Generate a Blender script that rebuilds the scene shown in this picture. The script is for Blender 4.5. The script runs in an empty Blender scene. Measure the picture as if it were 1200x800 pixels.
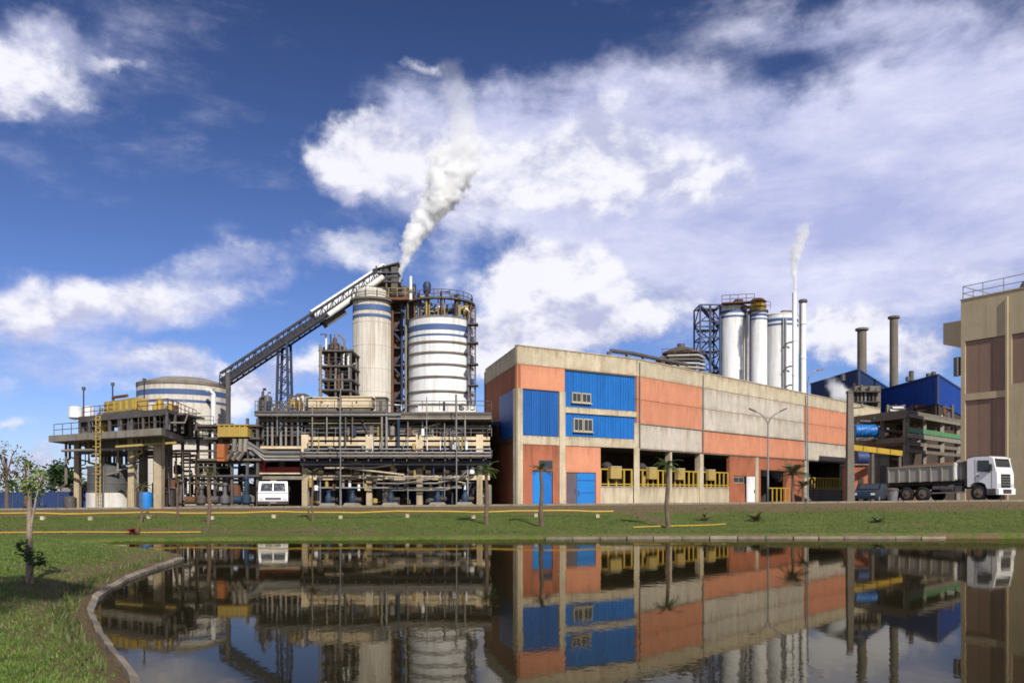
import bpy, math, random
import numpy as np
from mathutils import Vector, Matrix

R = math.radians
scene = bpy.context.scene
COL = scene.collection
rng = random.Random(7)

# ------------------------------------------------------------------ camera
# the photographer stands on the bank, eyes 2 m above the pond (water is z = 0)
K, HY, CZ = 942.0, 576.0, 2.0          # focal length and horizon row, in photo pixels
cam = bpy.data.cameras.new("camera")
cam.sensor_fit = 'HORIZONTAL'
cam.sensor_width = 36.0
cam.lens = 36.0 * K / 1200.0
cam.shift_y = (HY - 400.0) / 1200.0
cam.clip_start = 0.1
cam.clip_end = 9000
camo = bpy.data.objects.new("camera", cam)
COL.objects.link(camo)
camo.location = (0, 0, CZ)
camo.rotation_euler = (R(90), 0, 0)
scene.camera = camo

scene.view_settings.view_transform = 'Standard'
scene.view_settings.look = 'None'
scene.view_settings.exposure = 0.35
scene.view_settings.gamma = 1.0
scene.render.engine = 'CYCLES'
scene.cycles.use_denoising = True
scene.cycles.max_bounces = 12
scene.cycles.diffuse_bounces = 3
scene.cycles.glossy_bounces = 4
scene.cycles.volume_bounces = 12
scene.cycles.transparent_max_bounces = 8
scene.cycles.volume_step_rate = 0.6
scene.cycles.volume_max_steps = 256
scene.cycles.filter_width = 1.7

# ------------------------------------------------------------------ node helper
class G:
    """a few short hands for building shader node trees"""
    def __init__(self, tree):
        self.t = tree
    def n(self, typ, **kw):
        nd = self.t.nodes.new(typ)
        for k, v in kw.items():
            setattr(nd, k, v)
        return nd
    def put(self, sock, v):
        if v is None:
            return
        if isinstance(v, bpy.types.NodeSocket):
            self.t.links.new(v, sock)
        else:
            if sock.type == 'RGBA' and not isinstance(v, (int, float)) and len(v) == 3:
                v = (*v, 1)
            sock.default_value = v
    def m(self, op, a, b=None, c=None, clamp=False):
        nd = self.n('ShaderNodeMath', operation=op, use_clamp=clamp)
        for i, v in enumerate((a, b, c)):
            self.put(nd.inputs[i], v)
        return nd.outputs[0]
    def v(self, op, a, b=None, out=0):
        nd = self.n('ShaderNodeVectorMath', operation=op)
        self.put(nd.inputs[0], a)
        if op == 'SCALE':
            self.put(nd.inputs[3], b)
        else:
            self.put(nd.inputs[1], b)
        return nd.outputs[out]
    def noise(self, vec, scale, detail=4, rough=0.55, dist=0.0, color=False):
        nd = self.n('ShaderNodeTexNoise')
        self.put(nd.inputs['Vector'], vec)
        self.put(nd.inputs['Scale'], scale)
        self.put(nd.inputs['Detail'], detail)
        self.put(nd.inputs['Roughness'], rough)
        self.put(nd.inputs['Distortion'], dist)
        return nd.outputs['Color' if color else 'Fac']
    def mr(self, x, a, b, c=0.0, d=1.0, smooth=False):
        nd = self.n('ShaderNodeMapRange', interpolation_type='SMOOTHSTEP' if smooth else 'LINEAR')
        for i, v in enumerate((x, a, b, c, d)):
            self.put(nd.inputs[i], v)
        return nd.outputs[0]
    def mix(self, f, a, b, blend='MIX'):
        nd = self.n('ShaderNodeMix', data_type='RGBA', blend_type=blend)
        self.put(nd.inputs[0], f)
        self.put(nd.inputs[6], a)
        self.put(nd.inputs[7], b)
        return nd.outputs[2]
    def xyz(self, v):
        nd = self.n('ShaderNodeSeparateXYZ')
        self.put(nd.inputs[0], v)
        return nd.outputs
    def comb(self, x, y, z):
        nd = self.n('ShaderNodeCombineXYZ')
        for i, v in enumerate((x, y, z)):
            self.put(nd.inputs[i], v)
        return nd.outputs[0]
    def curve(self, x, pts):
        nd = self.n('ShaderNodeFloatCurve')
        cu = nd.mapping.curves[0]
        while len(cu.points) < len(pts):
            cu.points.new(0.5, 0.5)
        for p, (a, b) in zip(cu.points, pts):
            p.location = (a, b)
        nd.mapping.update()
        self.put(nd.inputs['Value'], x)
        return nd.outputs[0]

def S(r, g, b, k=1.0):
    f = lambda c: ((c / 255.0 + 0.055) / 1.055) ** 2.4 if c > 10 else c / 3294.6
    return (f(r) * k, f(g) * k, f(b) * k)

# ------------------------------------------------------------------ sun and sky
SUN_EL, SUN_AZ = R(38), math.atan2(0.37, -0.93)        # azimuth clockwise from +Y
sun_dir = Vector((math.sin(SUN_AZ) * math.cos(SUN_EL), math.cos(SUN_AZ) * math.cos(SUN_EL), math.sin(SUN_EL)))
sl = bpy.data.lights.new("sun", 'SUN')
sl.energy = 4.2
sl.angle = R(0.5)
sl.color = (1.0, 0.955, 0.88)
so = bpy.data.objects.new("sun", sl)
COL.objects.link(so)
so.rotation_euler = (-sun_dir).to_track_quat('-Z', 'Y').to_euler()
so.location = (0, 0, 60)

world = bpy.data.worlds.new("World")
scene.world = world
world.use_nodes = True
wt = world.node_tree
wt.nodes.clear()
g = G(wt)
d = g.n('ShaderNodeTexCoord').outputs['Generated']
d = g.v('NORMALIZE', d)
sky = g.n('ShaderNodeTexSky', sky_type='NISHITA')
sky.sun_disc = False
sky.sun_elevation = SUN_EL
sky.sun_rotation = SUN_AZ
sky.air_density = 1.0
sky.dust_density = 0.3
sky.ozone_density = 3.0
X_, Y_, Z_ = g.xyz(d)[0:3]
# deep polarised blue: the clear sky of the photograph is darker and more violet than a textbook one
base = g.mix(1.0, sky.outputs[0], (0.50, 0.57, 0.87), 'MULTIPLY')
hz = g.mr(Z_, 0.02, 0.55, 1.35, 0.62)
base = g.v('SCALE', base, hz)
# directions ahead of the camera as a plane (unit: 100 photo pixels), for the arrangement of the clouds
yy = g.m('MAXIMUM', Y_, 0.12)
pu = g.m('MULTIPLY_ADD', g.m('DIVIDE', X_, yy), 9.42, 6.0)
pv = g.m('MULTIPLY_ADD', g.m('DIVIDE', Z_, yy), -9.42, 5.76)
front = g.mr(Y_, 0.2, 0.5, 0, 1, True)
p = g.comb(pu, pv, 0.0)
w1 = g.v('SUBTRACT', g.noise(d, 9, 5, 0.6, color=True), (0.5, 0.5, 0.5))
w0 = g.v('SUBTRACT', g.noise(d, 3.2, 2, 0.5, color=True), (0.5, 0.5, 0.5))
p = g.v('ADD', p, g.v('ADD', g.v('MULTIPLY', w1, (2.3, 1.3, 0)), g.v('MULTIPLY', w0, (1.6, 0.7, 0))))
def field(blobs):
    acc = None
    for (cx, cy, rx, ry, a) in blobs:
        q = g.v('MULTIPLY', g.v('SUBTRACT', p, (cx / 100, cy / 100, 0)), (100 / rx, 100 / ry, 0))
        l = g.v('LENGTH', q, out=1)
        f = g.mr(l, 0.0, 1.45, a, 0.0, True)
        acc = f if acc is None else g.m('ADD', acc, f)
    return acc
cum = field([
    (35, 55, 130, 66, 1.0), (-20, 100, 80, 40, .7), (150, 82, 34, 14, .5),
    (175, 345, 160, 36, .72), (30, 370, 130, 36, .75), (265, 300, 80, 24, .4), (110, 435, 170, 30, .55), (25, 488, 50, 12, .6),
    (60, 545, 70, 34, 1.0), (305, 455, 80, 40, 1.0), (385, 415, 50, 30, .8), (220, 415, 60, 25, .6),
    (435, 188, 96, 50, 1.45), (560, 215, 90, 60, 1.15), (385, 275, 70, 28, .55), (470, 255, 60, 28, .45),
    (690, 190, 150, 74, 1.5), (640, 325, 135, 50, 1.6), (625, 398, 135, 38, 1.4), (590, 425, 50, 25, .7), (740, 385, 60, 28, .7),
    (1015, 385, 66, 38, 1.3), (1095, 420, 60, 34, 1.0), (520, 75, 28, 18, .55), (800, 360, 46, 30, .6), (1160, 330, 70, 40, .5)])
veil = field([
    (860, 220, 360, 140, 1.25), (1130, 120, 260, 150, 1.15), (1130, 300, 220, 120, 1.0), (640, 200, 220, 90, .9), (840, 330, 240, 90, .8),
    (540, 140, 120, 50, .6), (170, 342, 190, 46, .9), (40, 372, 150, 44, .9), (575, 292, 60, 34, -.7), (775, 345, 50, 50, -.5), (370, 345, 50, 40, -.5), (120, 432, 170, 30, .7), (290, 298, 90, 28, .5), (960, 20, 170, 26, .5), (760, 100, 150, 45, .4), (950, 78, 80, 30, -.55), (50, 60, 170, 80, .85)])
dz = g.v('MULTIPLY', d, (1, 1, 1.5))
n1 = g.noise(dz, 8.0, 11, 0.60, 0.1)
n2 = g.noise(g.v('ADD', dz, tuple(0.03 * c for c in (sun_dir.x, sun_dir.y * .2, 1.0))), 8.0, 11, 0.60, 0.1)
nlo = g.noise(dz, 2.6, 3, 0.5)
nw = g.noise(g.v('MULTIPLY', d, (1.0, 1.0, 2.6)), 5.0, 10, 0.62, 0.15)
back = g.m('SUBTRACT', 1.0, front)
cumd = g.m('ADD', g.m('MULTIPLY', cum, front), g.m('MULTIPLY', g.mr(nlo, 0.42, 0.62, 0, .8, True), back))
dens = g.m('ADD', cumd, g.m('MULTIPLY', g.m('SUBTRACT', n1, 0.5), 1.7))
calpha = g.mr(dens, 0.22, 0.95, 0, 0.97, True)
veild = g.m('ADD', g.m('MULTIPLY', veil, front), g.m('MULTIPLY', 0.35, back))
vdens = g.m('ADD', veild, g.m('MULTIPLY', g.m('SUBTRACT', nw, 0.5), 2.1))
valpha = g.mr(vdens, 0.05, 1.25, 0, 0.95, True)
lit = g.m('ADD', g.m('MULTIPLY', g.m('SUBTRACT', n1, n2), 3.8), g.mr(dens, 0.3, 1.5, 0.12, 0.60))
ccol = g.mix(g.mr(lit, -0.15, 0.72, 0, 1, True), (4.9, 5.1, 7.0), (8.8, 8.8, 9.5))
vcol = g.mix(g.mr(nw, 0.35, 0.68), (4.2, 4.6, 7.4), (7.6, 7.7, 9.4))
c = g.mix(valpha, base, vcol)
c = g.mix(calpha, c, ccol)
bg = g.n('ShaderNodeBackground')
g.put(bg.inputs[0], c)
bg.inputs[1].default_value = 0.085
wo = g.n('ShaderNodeOutputWorld')
wt.links.new(bg.outputs[0], wo.inputs[0])
world.cycles.sampling_method = 'MANUAL'
world.cycles.sample_map_resolution = 512

# ------------------------------------------------------------------ materials
def mat(name, col, rough=0.75, metal=0.0, var=0.14, scale=0.9, streak=0.0, dirt=(0.05, 0.04, 0.03), rnd=0.06, bump=0.0, rib=None, spec=0.35, fine=6.0, spots=0.0, drip=0.0):
    m = bpy.data.materials.new(name)
    m.use_nodes = True
    t = m.node_tree
    t.nodes.clear()
    g = G(t)
    pos = g.n('ShaderNodeNewGeometry').outputs['Position']
    a = g.noise(pos, scale, 6, 0.6)
    b = g.noise(pos, scale * fine, 4, 0.6)
    rn = g.n('ShaderNodeObjectInfo').outputs['Random']
    k = g.m('ADD', g.mr(a, 0.25, 0.75, 1 - var, 1 + var), g.mr(b, 0.25, 0.75, -var * .5, var * .5))
    k = g.m('ADD', k, g.mr(rn, 0, 1, -rnd, rnd))
    c = g.v('SCALE', (*col,), k)
    if streak:
        sv = g.noise(g.v('MULTIPLY', pos, (1.0, 1.0, 0.11)), 1.5, 7, 0.72)
        sm = g.m('MULTIPLY', g.mr(sv, 0.46, 0.70, 0, 1, True), g.mr(a, 0.35, 0.6, 0.3, 1.0))
        c = g.mix(g.m('MULTIPLY', sm, streak), c, dirt)
    if drip:
        gz_ = g.xyz(g.n('ShaderNodeTexCoord').outputs['Generated'])[2]
        px_ = g.noise(g.v('MULTIPLY', pos, (1.0, 1.0, 0.05)), 2.4, 6, .7)
        ln = g.mr(px_, .38, .66, .0, 1.15)
        dm = g.mr(g.m('SUBTRACT', g.m('ADD', gz_, g.m('MULTIPLY', ln, .55)), 1.0), -.06, .42, 0, drip, True)
        c = g.mix(dm, c, dirt)
        bt_ = g.mr(g.m('ADD', gz_, g.m('MULTIPLY', g.m('SUBTRACT', a, .5), .5)), .0, .14, drip * .6, 0, True)
        c = g.mix(bt_, c, dirt)
    if spots:
        sp = g.mr(g.noise(pos, 2.3, 7, 0.7), 0.56, 0.70, 0, spots, True)
        c = g.mix(sp, c, dirt)
    bs = g.n('ShaderNodeBsdfPrincipled')
    g.put(bs.inputs['Base Color'], c)
    g.put(bs.inputs['Roughness'], g.mr(b, 0.3, 0.7, max(0.03, rough - .1), min(1, rough + .1)))
    bs.inputs['Metallic'].default_value = metal
    bs.inputs['Specular IOR Level'].default_value = spec
    if bump:
        bp = g.n('ShaderNodeBump')
        bp.inputs['Strength'].default_value = bump
        bp.inputs['Distance'].default_value = 0.05
        g.put(bp.inputs['Height'], b)
        t.links.new(bp.outputs[0], bs.inputs['Normal'])
    o = g.n('ShaderNodeOutputMaterial')
    t.links.new(bs.outputs[0], o.inputs[0])
    return m

M = {}
M['cream'] = mat('cream_concrete', S(202, 188, 160, .80), .85, var=.2, streak=.6, dirt=S(108, 86, 60), bump=.2, drip=.4)
M['band'] = mat('stained_concrete', S(200, 186, 158, .84), .88, var=.2, streak=.5, dirt=S(130, 104, 76), bump=.2, drip=.5)
M['panelgrey'] = mat('pale_concrete_panel', S(200, 190, 174, .84), .88, var=.18, streak=.5, dirt=S(132, 112, 90), bump=.2, drip=.5)
M['orange'] = mat('orange_painted_panel', S(204, 138, 106, .90), .8, var=.13, streak=.38, dirt=S(158, 94, 68), bump=.15, drip=.35)
M['brick'] = mat('orange_brickwork', S(178, 108, 78, .74), .9, var=.2, streak=.3, dirt=S(100, 56, 40), bump=.3, fine=11, drip=.4)
M['bluesheet'] = mat('blue_sheet', S(34, 112, 190, .80), .5, var=.12, streak=.4, dirt=S(20, 70, 130))
M['shedblue'] = mat('shed_blue_sheet', S(40, 82, 170, .78), .55, var=.1, streak=.3, dirt=S(20, 40, 90))
M['bluedeep'] = mat('deep_blue_sheet', S(36, 100, 176, .74), .5, var=.1, streak=.3, dirt=S(20, 40, 90))
M['bluedoor'] = mat('blue_door_paint', S(44, 130, 205, .8), .45, var=.06)
M['navy'] = mat('navy_sheet', S(52, 76, 126, .6), .6, var=.15, streak=.4, dirt=S(40, 45, 60))
M['white'] = mat('white_paint', (.76, .76, .75), .5, var=.07, streak=.4, dirt=S(150, 136, 116), rnd=.03, drip=.3)
M['whitedirty'] = mat('dirty_white_paint', (.64, .62, .57), .6, var=.10, streak=.55, dirt=S(150, 125, 95), rnd=.04)
M['silo'] = mat('silo_plaster', S(212, 205, 192, .88), .7, var=.10, streak=.6, dirt=S(150, 130, 104), bump=.1, drip=.5)
M['stripe'] = mat('blue_stripe_paint', S(84, 110, 158, .70), .6, var=.12, streak=.3, dirt=S(90, 90, 100))
M['steel'] = mat('dark_steel', S(104, 98, 94, .72), .6, metal=.2, var=.3, streak=.4, dirt=S(90, 60, 42))
M['steelblue'] = mat('blue_grey_steel', S(62, 72, 100, .7), .55, metal=.2, var=.25, rnd=.12)
M['galv'] = mat('galvanised_steel', S(150, 150, 150, .8), .45, metal=.5, var=.18, rnd=.1)
M['pipe'] = mat('lagged_pipe', S(150, 142, 130, .8), .5, metal=.3, var=.2, rnd=.2, streak=.3, dirt=S(90, 70, 50))
M['rust'] = mat('rusty_steel', S(110, 76, 54, .8), .85, var=.3, rnd=.15)
M['conc'] = mat('grey_concrete', S(152, 145, 132, .68), .9, var=.22, streak=.6, dirt=S(80, 66, 50), bump=.2)
M['concdark'] = mat('sooty_concrete', S(132, 122, 108, .66), .9, var=.22, streak=.6, dirt=S(50, 42, 36), bump=.2)
M['yellow'] = mat('yellow_paint', S(198, 164, 62, .78), .6, var=.12, streak=.25, dirt=S(130, 96, 30))
M['paleyellow'] = mat('faded_yellow_paint', S(190, 164, 92, .68), .75, var=.15, streak=.3, dirt=S(130, 100, 50))
M['orangepaint'] = mat('orange_paint', S(186, 112, 64, .75), .7, var=.15, streak=.3)
M['red'] = mat('red_paint', S(150, 44, 40, .7), .6, var=.2)
M['green'] = mat('green_paint', S(96, 150, 96, .7), .6, var=.15, streak=.3)
M['tan'] = mat('tan_plaster', S(188, 171, 139, .92), .9, var=.10, streak=.35, dirt=S(120, 100, 74), bump=.15)
M['brown'] = mat('brown_plaster', S(148, 120, 103, .85), .9, var=.10, streak=.2, dirt=S(90, 66, 54), bump=.15)
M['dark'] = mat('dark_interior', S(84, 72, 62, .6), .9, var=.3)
M['black'] = mat('black_rubber', (.018, .018, .018), .8, var=.2)
M['glass'] = mat('dark_glass', (.03, .035, .04), .08, var=.1, spec=.6)
M['frame'] = mat('cream_window_frame', S(190, 178, 150, .8), .6)
M['tankgrey'] = mat('grey_tank_cladding', S(112, 112, 112, .7), .55, metal=.2, var=.15, streak=.5, dirt=S(60, 55, 50))
M['purple'] = mat('dull_grey_door', S(110, 100, 108, .7), .6)
M['pump'] = mat('blue_pump_paint', S(52, 76, 104, .5), .65, var=.2, rnd=.12)
M['lamp'] = mat('lamp_lens', (.5, .5, .48), .3)
M['carblue'] = mat('dark_blue_car_paint', S(30, 42, 62, .7), .25, var=.06, spec=.6)
M['truckwhite'] = mat('white_truck_paint', (.74, .74, .74), .3, var=.04, spec=.5, streak=.12, dirt=S(150, 140, 125))
M['bed'] = mat('grey_tipper_paint', S(168, 163, 150, .78), .6, var=.14, streak=.55, dirt=S(110, 86, 62))
M['palebark'] = mat('pale_bark', S(168, 150, 128, .7), .95, var=.3, scale=4, bump=.5)
M['beam'] = mat('cream_beam_paint', S(216, 196, 162, .88), .85, var=.2, streak=.45, dirt=S(130, 100, 70), bump=.2)
M['conveyor'] = mat('conveyor_steel', S(60, 60, 70, .62), .65, metal=.1, var=.3, streak=.3, dirt=S(70, 50, 40))
M['darksteel'] = mat('sooty_steel', S(80, 73, 68, .66), .7, metal=.1, var=.35, streak=.4, dirt=S(70, 46, 32))
M['bark'] = mat('tree_bark', S(120, 100, 84, .7), .95, var=.3, scale=4, bump=.5)
M['kerb'] = mat('kerb_concrete', S(150, 138, 120, .62), .92, var=.35, scale=1.6, rnd=.22, spots=.5, dirt=S(80, 70, 56), bump=.3)
M['flower'] = mat('red_leaves', S(150, 40, 44, .7), .7, var=.3)

def leafmat(name, c1, c2):
    m = bpy.data.materials.new(name)
    m.use_nodes = True
    t = m.node_tree
    t.nodes.clear()
    g = G(t)
    pos = g.n('ShaderNodeNewGeometry').outputs['Position']
    rn = g.n('ShaderNodeNewGeometry').outputs['Random Per Island']
    f = g.m('ADD', g.mr(g.noise(pos, 1.6, 3), .3, .7, -.1, .6), g.m('MULTIPLY', rn, .5))
    c = g.mix(f, c1, c2)
    bs = g.n('ShaderNodeBsdfPrincipled')
    g.put(bs.inputs['Base Color'], c)
    bs.inputs['Roughness'].default_value = .6
    tr = g.n('ShaderNodeBsdfTranslucent')
    g.put(tr.inputs[0], c)
    mx = g.n('ShaderNodeMixShader')
    mx.inputs[0].default_value = .3
    t.links.new(bs.outputs[0], mx.inputs[1])
    t.links.new(tr.outputs[0], mx.inputs[2])
    o = g.n('ShaderNodeOutputMaterial')
    t.links.new(mx.outputs[0], o.inputs[0])
    return m
M['leaf'] = leafmat('green_leaves', (.045, .075, .018), (.12, .16, .035))
M['leafbright'] = leafmat('fresh_leaves', (.10, .16, .03), (.22, .30, .06))
M['leafdark'] = leafmat('dark_leaves', (.018, .045, .012), (.05, .09, .022))
M['leafdry'] = leafmat('olive_leaves', (.07, .075, .025), (.15, .13, .06))
M['blade'] = leafmat('grass_blades', (.080, .140, .018), (.185, .255, .05))
M['bladefar'] = leafmat('bank_grass_blades', (.065, .095, .02), (.15, .17, .045))

# ------------------------------------------------------------------ mesh helper
class MB:
    def __init__(self, T=None):
        self.v, self.f, self.T = [], [], T
    def add(self, vs, fs):
        o = len(self.v)
        if self.T is not None:
            vs = [self.T @ Vector(q) for q in vs]
        self.v.extend(tuple(q) for q in vs)
        self.f.extend(tuple(i + o for i in q) for q in fs)
        return self
    def box(self, x0, x1, y0, y1, z0, z1):
        vs = [(x0, y0, z0), (x1, y0, z0), (x1, y1, z0), (x0, y1, z0), (x0, y0, z1), (x1, y0, z1), (x1, y1, z1), (x0, y1, z1)]
        return self.add(vs, [(3, 2, 1, 0), (4, 5, 6, 7), (0, 1, 5, 4), (1, 2, 6, 5), (2, 3, 7, 6), (3, 0, 4, 7)])
    def bar(self, p, q, w, h=None):
        p, q = Vector(p), Vector(q)
        h = h or w
        dr = (q - p).normalized()
        up = Vector((0, 0, 1)) if abs(dr.z) < .95 else Vector((0, 1, 0))
        sx = dr.cross(up).normalized() * (w / 2)
        sz = sx.cross(dr).normalized() * (h / 2)
        vs = [p - sx - sz, p + sx - sz, p + sx + sz, p - sx + sz, q - sx - sz, q + sx - sz, q + sx + sz, q - sx + sz]
        return self.add(vs, [(3, 2, 1, 0), (4, 5, 6, 7), (0, 1, 5, 4), (1, 2, 6, 5), (2, 3, 7, 6), (3, 0, 4, 7)])
    def tube(self, pts, r, n=7, r2=None, caps=True):
        pts = [Vector(q) for q in pts]
        vs, fs = [], []
        m = len(pts)
        for i, q in enumerate(pts):
            a = pts[max(0, i - 1)]
            b = pts[min(m - 1, i + 1)]
            dr = (b - a).normalized()
            up = Vector((0, 0, 1)) if abs(dr.z) < .9 else Vector((0, 1, 0))
            sx = dr.cross(up).normalized()
            sy = sx.cross(dr).normalized()
            rr = r if r2 is None else r + (r2 - r) * i / (m - 1)
            if isinstance(r, (list, tuple)):
                rr = r[i]
            for k in range(n):
                an = 2 * math.pi * k / n
                vs.append(q + sx * (math.cos(an) * rr) + sy * (math.sin(an) * rr))
        for i in range(m - 1):
            for k in range(n):
                k2 = (k + 1) % n
                fs.append((i * n + k, i * n + k2, (i + 1) * n + k2, (i + 1) * n + k))
        if caps:
            fs.append(tuple(range(n - 1, -1, -1)))
            fs.append(tuple((m - 1) * n + k for k in range(n)))
        return self.add(vs, fs)
    def lathe(self, c, prof, n=32):
        cx, cy, cz = c
        vs, fs = [], []
        for (r, z) in prof:
            for k in range(n):
                a = 2 * math.pi * k / n
                vs.append((cx + r * math.cos(a), cy + r * math.sin(a), cz + z))
        for i in range(len(prof) - 1):
            for k in range(n):
                k2 = (k + 1) % n
                fs.append((i * n + k, i * n + k2, (i + 1) * n + k2, (i + 1) * n + k))
        fs.append(tuple(range(n - 1, -1, -1)))
        fs.append(tuple((len(prof) - 1) * n + k for k in range(n)))
        return self.add(vs, fs)
    def vessel(self, c, r, h, n=16):
        """upright drum with domed ends"""
        d_ = r * .35
        return self.lathe(c, [(r * .1, 0), (r * .7, d_ * .35), (r, d_), (r, h - d_), (r * .7, h - d_ * .35), (r * .1, h)], n)
    def prism(self, poly, z0, z1):
        n = len(poly)
        area = sum(poly[i][0] * poly[(i + 1) % n][1] - poly[(i + 1) % n][0] * poly[i][1] for i in range(n))
        if area < 0:
            poly = poly[::-1]
        vs = [(x, y, z0) for x, y in poly] + [(x, y, z1) for x, y in poly]
        fs = [tuple(range(n - 1, -1, -1)), tuple(range(n, 2 * n))]
        fs += [(i, (i + 1) % n, n + (i + 1) % n, n + i) for i in range(n)]
        return self.add(vs, fs)
    def px(self, x0, x1, y0, y1, D, dep):
        """box whose front stands D metres off and spans the given photo columns and rows"""
        a, b = W(x0, y1, D), W(x1, y0, D)
        return self.box(a.x, b.x, D, D + dep, a.z, b.z)

def W(px, py, D):
    return Vector(((px - 600) / K * D, D, CZ + (HY - py) * D / K))
def WX(px, D):
    return (px - 600) / K * D
def WZ(py, D):
    return CZ + (HY - py) * D / K

ORG = {}
def mesh_from(name, mb, m, org=(0, 0, 0), smooth=True, ang=.6):
    me = bpy.data.meshes.new(name)
    ox, oy, oz = org
    me.from_pydata([(a - ox, b - oy, c - oz) for a, b, c in mb.v], [], mb.f)
    if m is not None:
        me.materials.append(m)
    if smooth:
        me.polygons.foreach_set('use_smooth', [True] * len(me.polygons))
        me.set_sharp_from_angle(angle=ang)
    me.update()
    return me
def obj(name, mb, m, parent=None, label=None, smooth=True, kind=None):
    if isinstance(m, str):
        m = M[m]
    if parent is not None:
        org = ORG[parent.name]
        o = bpy.data.objects.new(name, mesh_from(name, mb, m, org, smooth))
        o.parent = parent
    else:
        xs = np.array(mb.v)
        lo, hi = xs.min(0), xs.max(0)
        org = ((lo[0] + hi[0]) / 2, (lo[1] + hi[1]) / 2, lo[2])
        o = bpy.data.objects.new(name, mesh_from(name, mb, m, org, smooth))
        o.location = org
    COL.objects.link(o)
    ORG[o.name] = org
    if label:
        o['label'] = label
    if kind:
        o['kind'] = kind
    return o
def tag(o, label, cat, group=None):
    o['label'] = label
    o['category'] = cat
    if group:
        o['group'] = group
    return o
def thing(name, label, cat, loc, group=None):
    o = bpy.data.objects.new(name, None)
    o.empty_display_size = .3
    COL.objects.link(o)
    o.location = loc
    ORG[o.name] = tuple(loc)
    return tag(o, label, cat, group)
def copy_tree(o, loc, rz=0, label=None, scale=1.0):
    c = o.copy()
    COL.objects.link(c)
    c.location = loc
    c.rotation_euler = (0, 0, rz)
    c.scale = (scale, scale, scale)
    if label:
        c['label'] = label
    for ch in o.children:
        k = ch.copy()
        COL.objects.link(k)
        k.parent = c
        for gch in ch.children:
            q = gch.copy()
            COL.objects.link(q)
            q.parent = k
    return c
def inst(o_name, me, parent, loc, rot=(0, 0, 0), scale=(1, 1, 1)):
    o = bpy.data.objects.new(o_name, me)
    COL.objects.link(o)
    o.parent = parent
    o.location = loc
    o.rotation_euler = rot
    o.scale = scale
    return o
def rail(mb, pts, h=1.0, r=.028, step=1.3):
    """tubular handrail along a run of points: posts, a top and a middle rail"""
    pts = [Vector(q) for q in pts]
    for a, b in zip(pts[:-1], pts[1:]):
        n = max(1, int(round((b - a).length / step)))
        for i in range(n + 1):
            q = a.lerp(b, i / n)
            mb.tube([q, q + Vector((0, 0, h))], r, 5)
        for k in (.5, 1.0):
            mb.tube([a + Vector((0, 0, h * k)), b + Vector((0, 0, h * k))], r, 5)
    return mb
def lattice(root, x0, x1, y0, y1, z0, z1, n, r, m, mbrace=None, deck=False):
    """square steel tower: four legs, horizontal rings, crossed diagonals"""
    cs = [(x0, y0), (x1, y0), (x1, y1), (x0, y1)]
    for (x, y) in cs:
        obj('leg', MB().bar((x, y, z0), (x, y, z1), r * 2), m, root)
    br = MB()
    for i in range(n + 1):
        z = z0 + (z1 - z0) * i / n
        for k in range(4):
            a, b = cs[k], cs[(k + 1) % 4]
            br.bar((*a, z), (*b, z), r * 1.5)
            if i < n:
                z2 = z0 + (z1 - z0) * (i + 1) / n
                if (i + k) % 2:
                    a, b = b, a
                br.bar((*a, z), (*b, z2), r * 1.2)
    obj('bracing', br, mbrace or m, root, kind='stuff')
    if deck:
        for i in range(1, n + 1):
            z = z0 + (z1 - z0) * i / n
            obj('landing', MB().box(x0 - .25, x1 + .25, y0 - .25, y1 + .25, z - .08, z), m, root)
# ------------------------------------------------------------------ ground, pond, road
shore = [(-3.93, 8.4), (-4.62, 9.47), (-5.5, 10.8), (-6.13, 11.85), (-6.85, 13.1), (-7.55, 14.6), (-8.2, 16.5), (-8.65, 18.1), (-9.1, 20.5), (-9.5, 23.0)]
lake = np.array([(90, 3.0), (20, 3.0), (6, 3.2), (1.0, 3.6), (-1.5, 4.8), (-3.0, 6.6)] + shore +
                [(-10.4, 25.2), (-12.5, 27.6), (-15.5, 29.6), (-16.8, 31.0), (-15.8, 32.3), (-12.0, 32.7), (-4, 33.5), (4, 34.2), (20, 34.6), (32, 33.9), (60, 34), (90, 34)], float)
def sdist(X, Y):
    """signed distance to the pond's shore: positive on land"""
    P = np.stack([X, Y], -1)
    best = np.full(X.shape, 1e9)
    inside = np.zeros(X.shape, bool)
    n = len(lake)
    for i in range(n):
        a, b = lake[i], lake[(i + 1) % n]
        ab = b - a
        t = np.clip(((P - a) @ ab) / (ab @ ab), 0, 1)
        q = a + t[..., None] * ab
        best = np.minimum(best, np.hypot(P[..., 0] - q[..., 0], P[..., 1] - q[..., 1]))
        c = ((a[1] > Y) != (b[1] > Y)) & (X < (b[0] - a[0]) * (Y - a[1]) / (b[1] - a[1] + 1e-12) + a[0])
        inside ^= c
    return np.where(inside, -best, best)
def sm(t):
    t = np.clip(t, 0, 1)
    return t * t * (3 - 2 * t)
def yard_z(X, Y):
    Yc = np.clip(Y, 40, 112)
    px = 600 + K * X / Yc
    s = np.interp(px, [0, 100, 600, 900, 1150, 1500], [21.5, 20.5, 16.5, 14, 11.4, 11])
    return CZ - s * Yc / K
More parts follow.
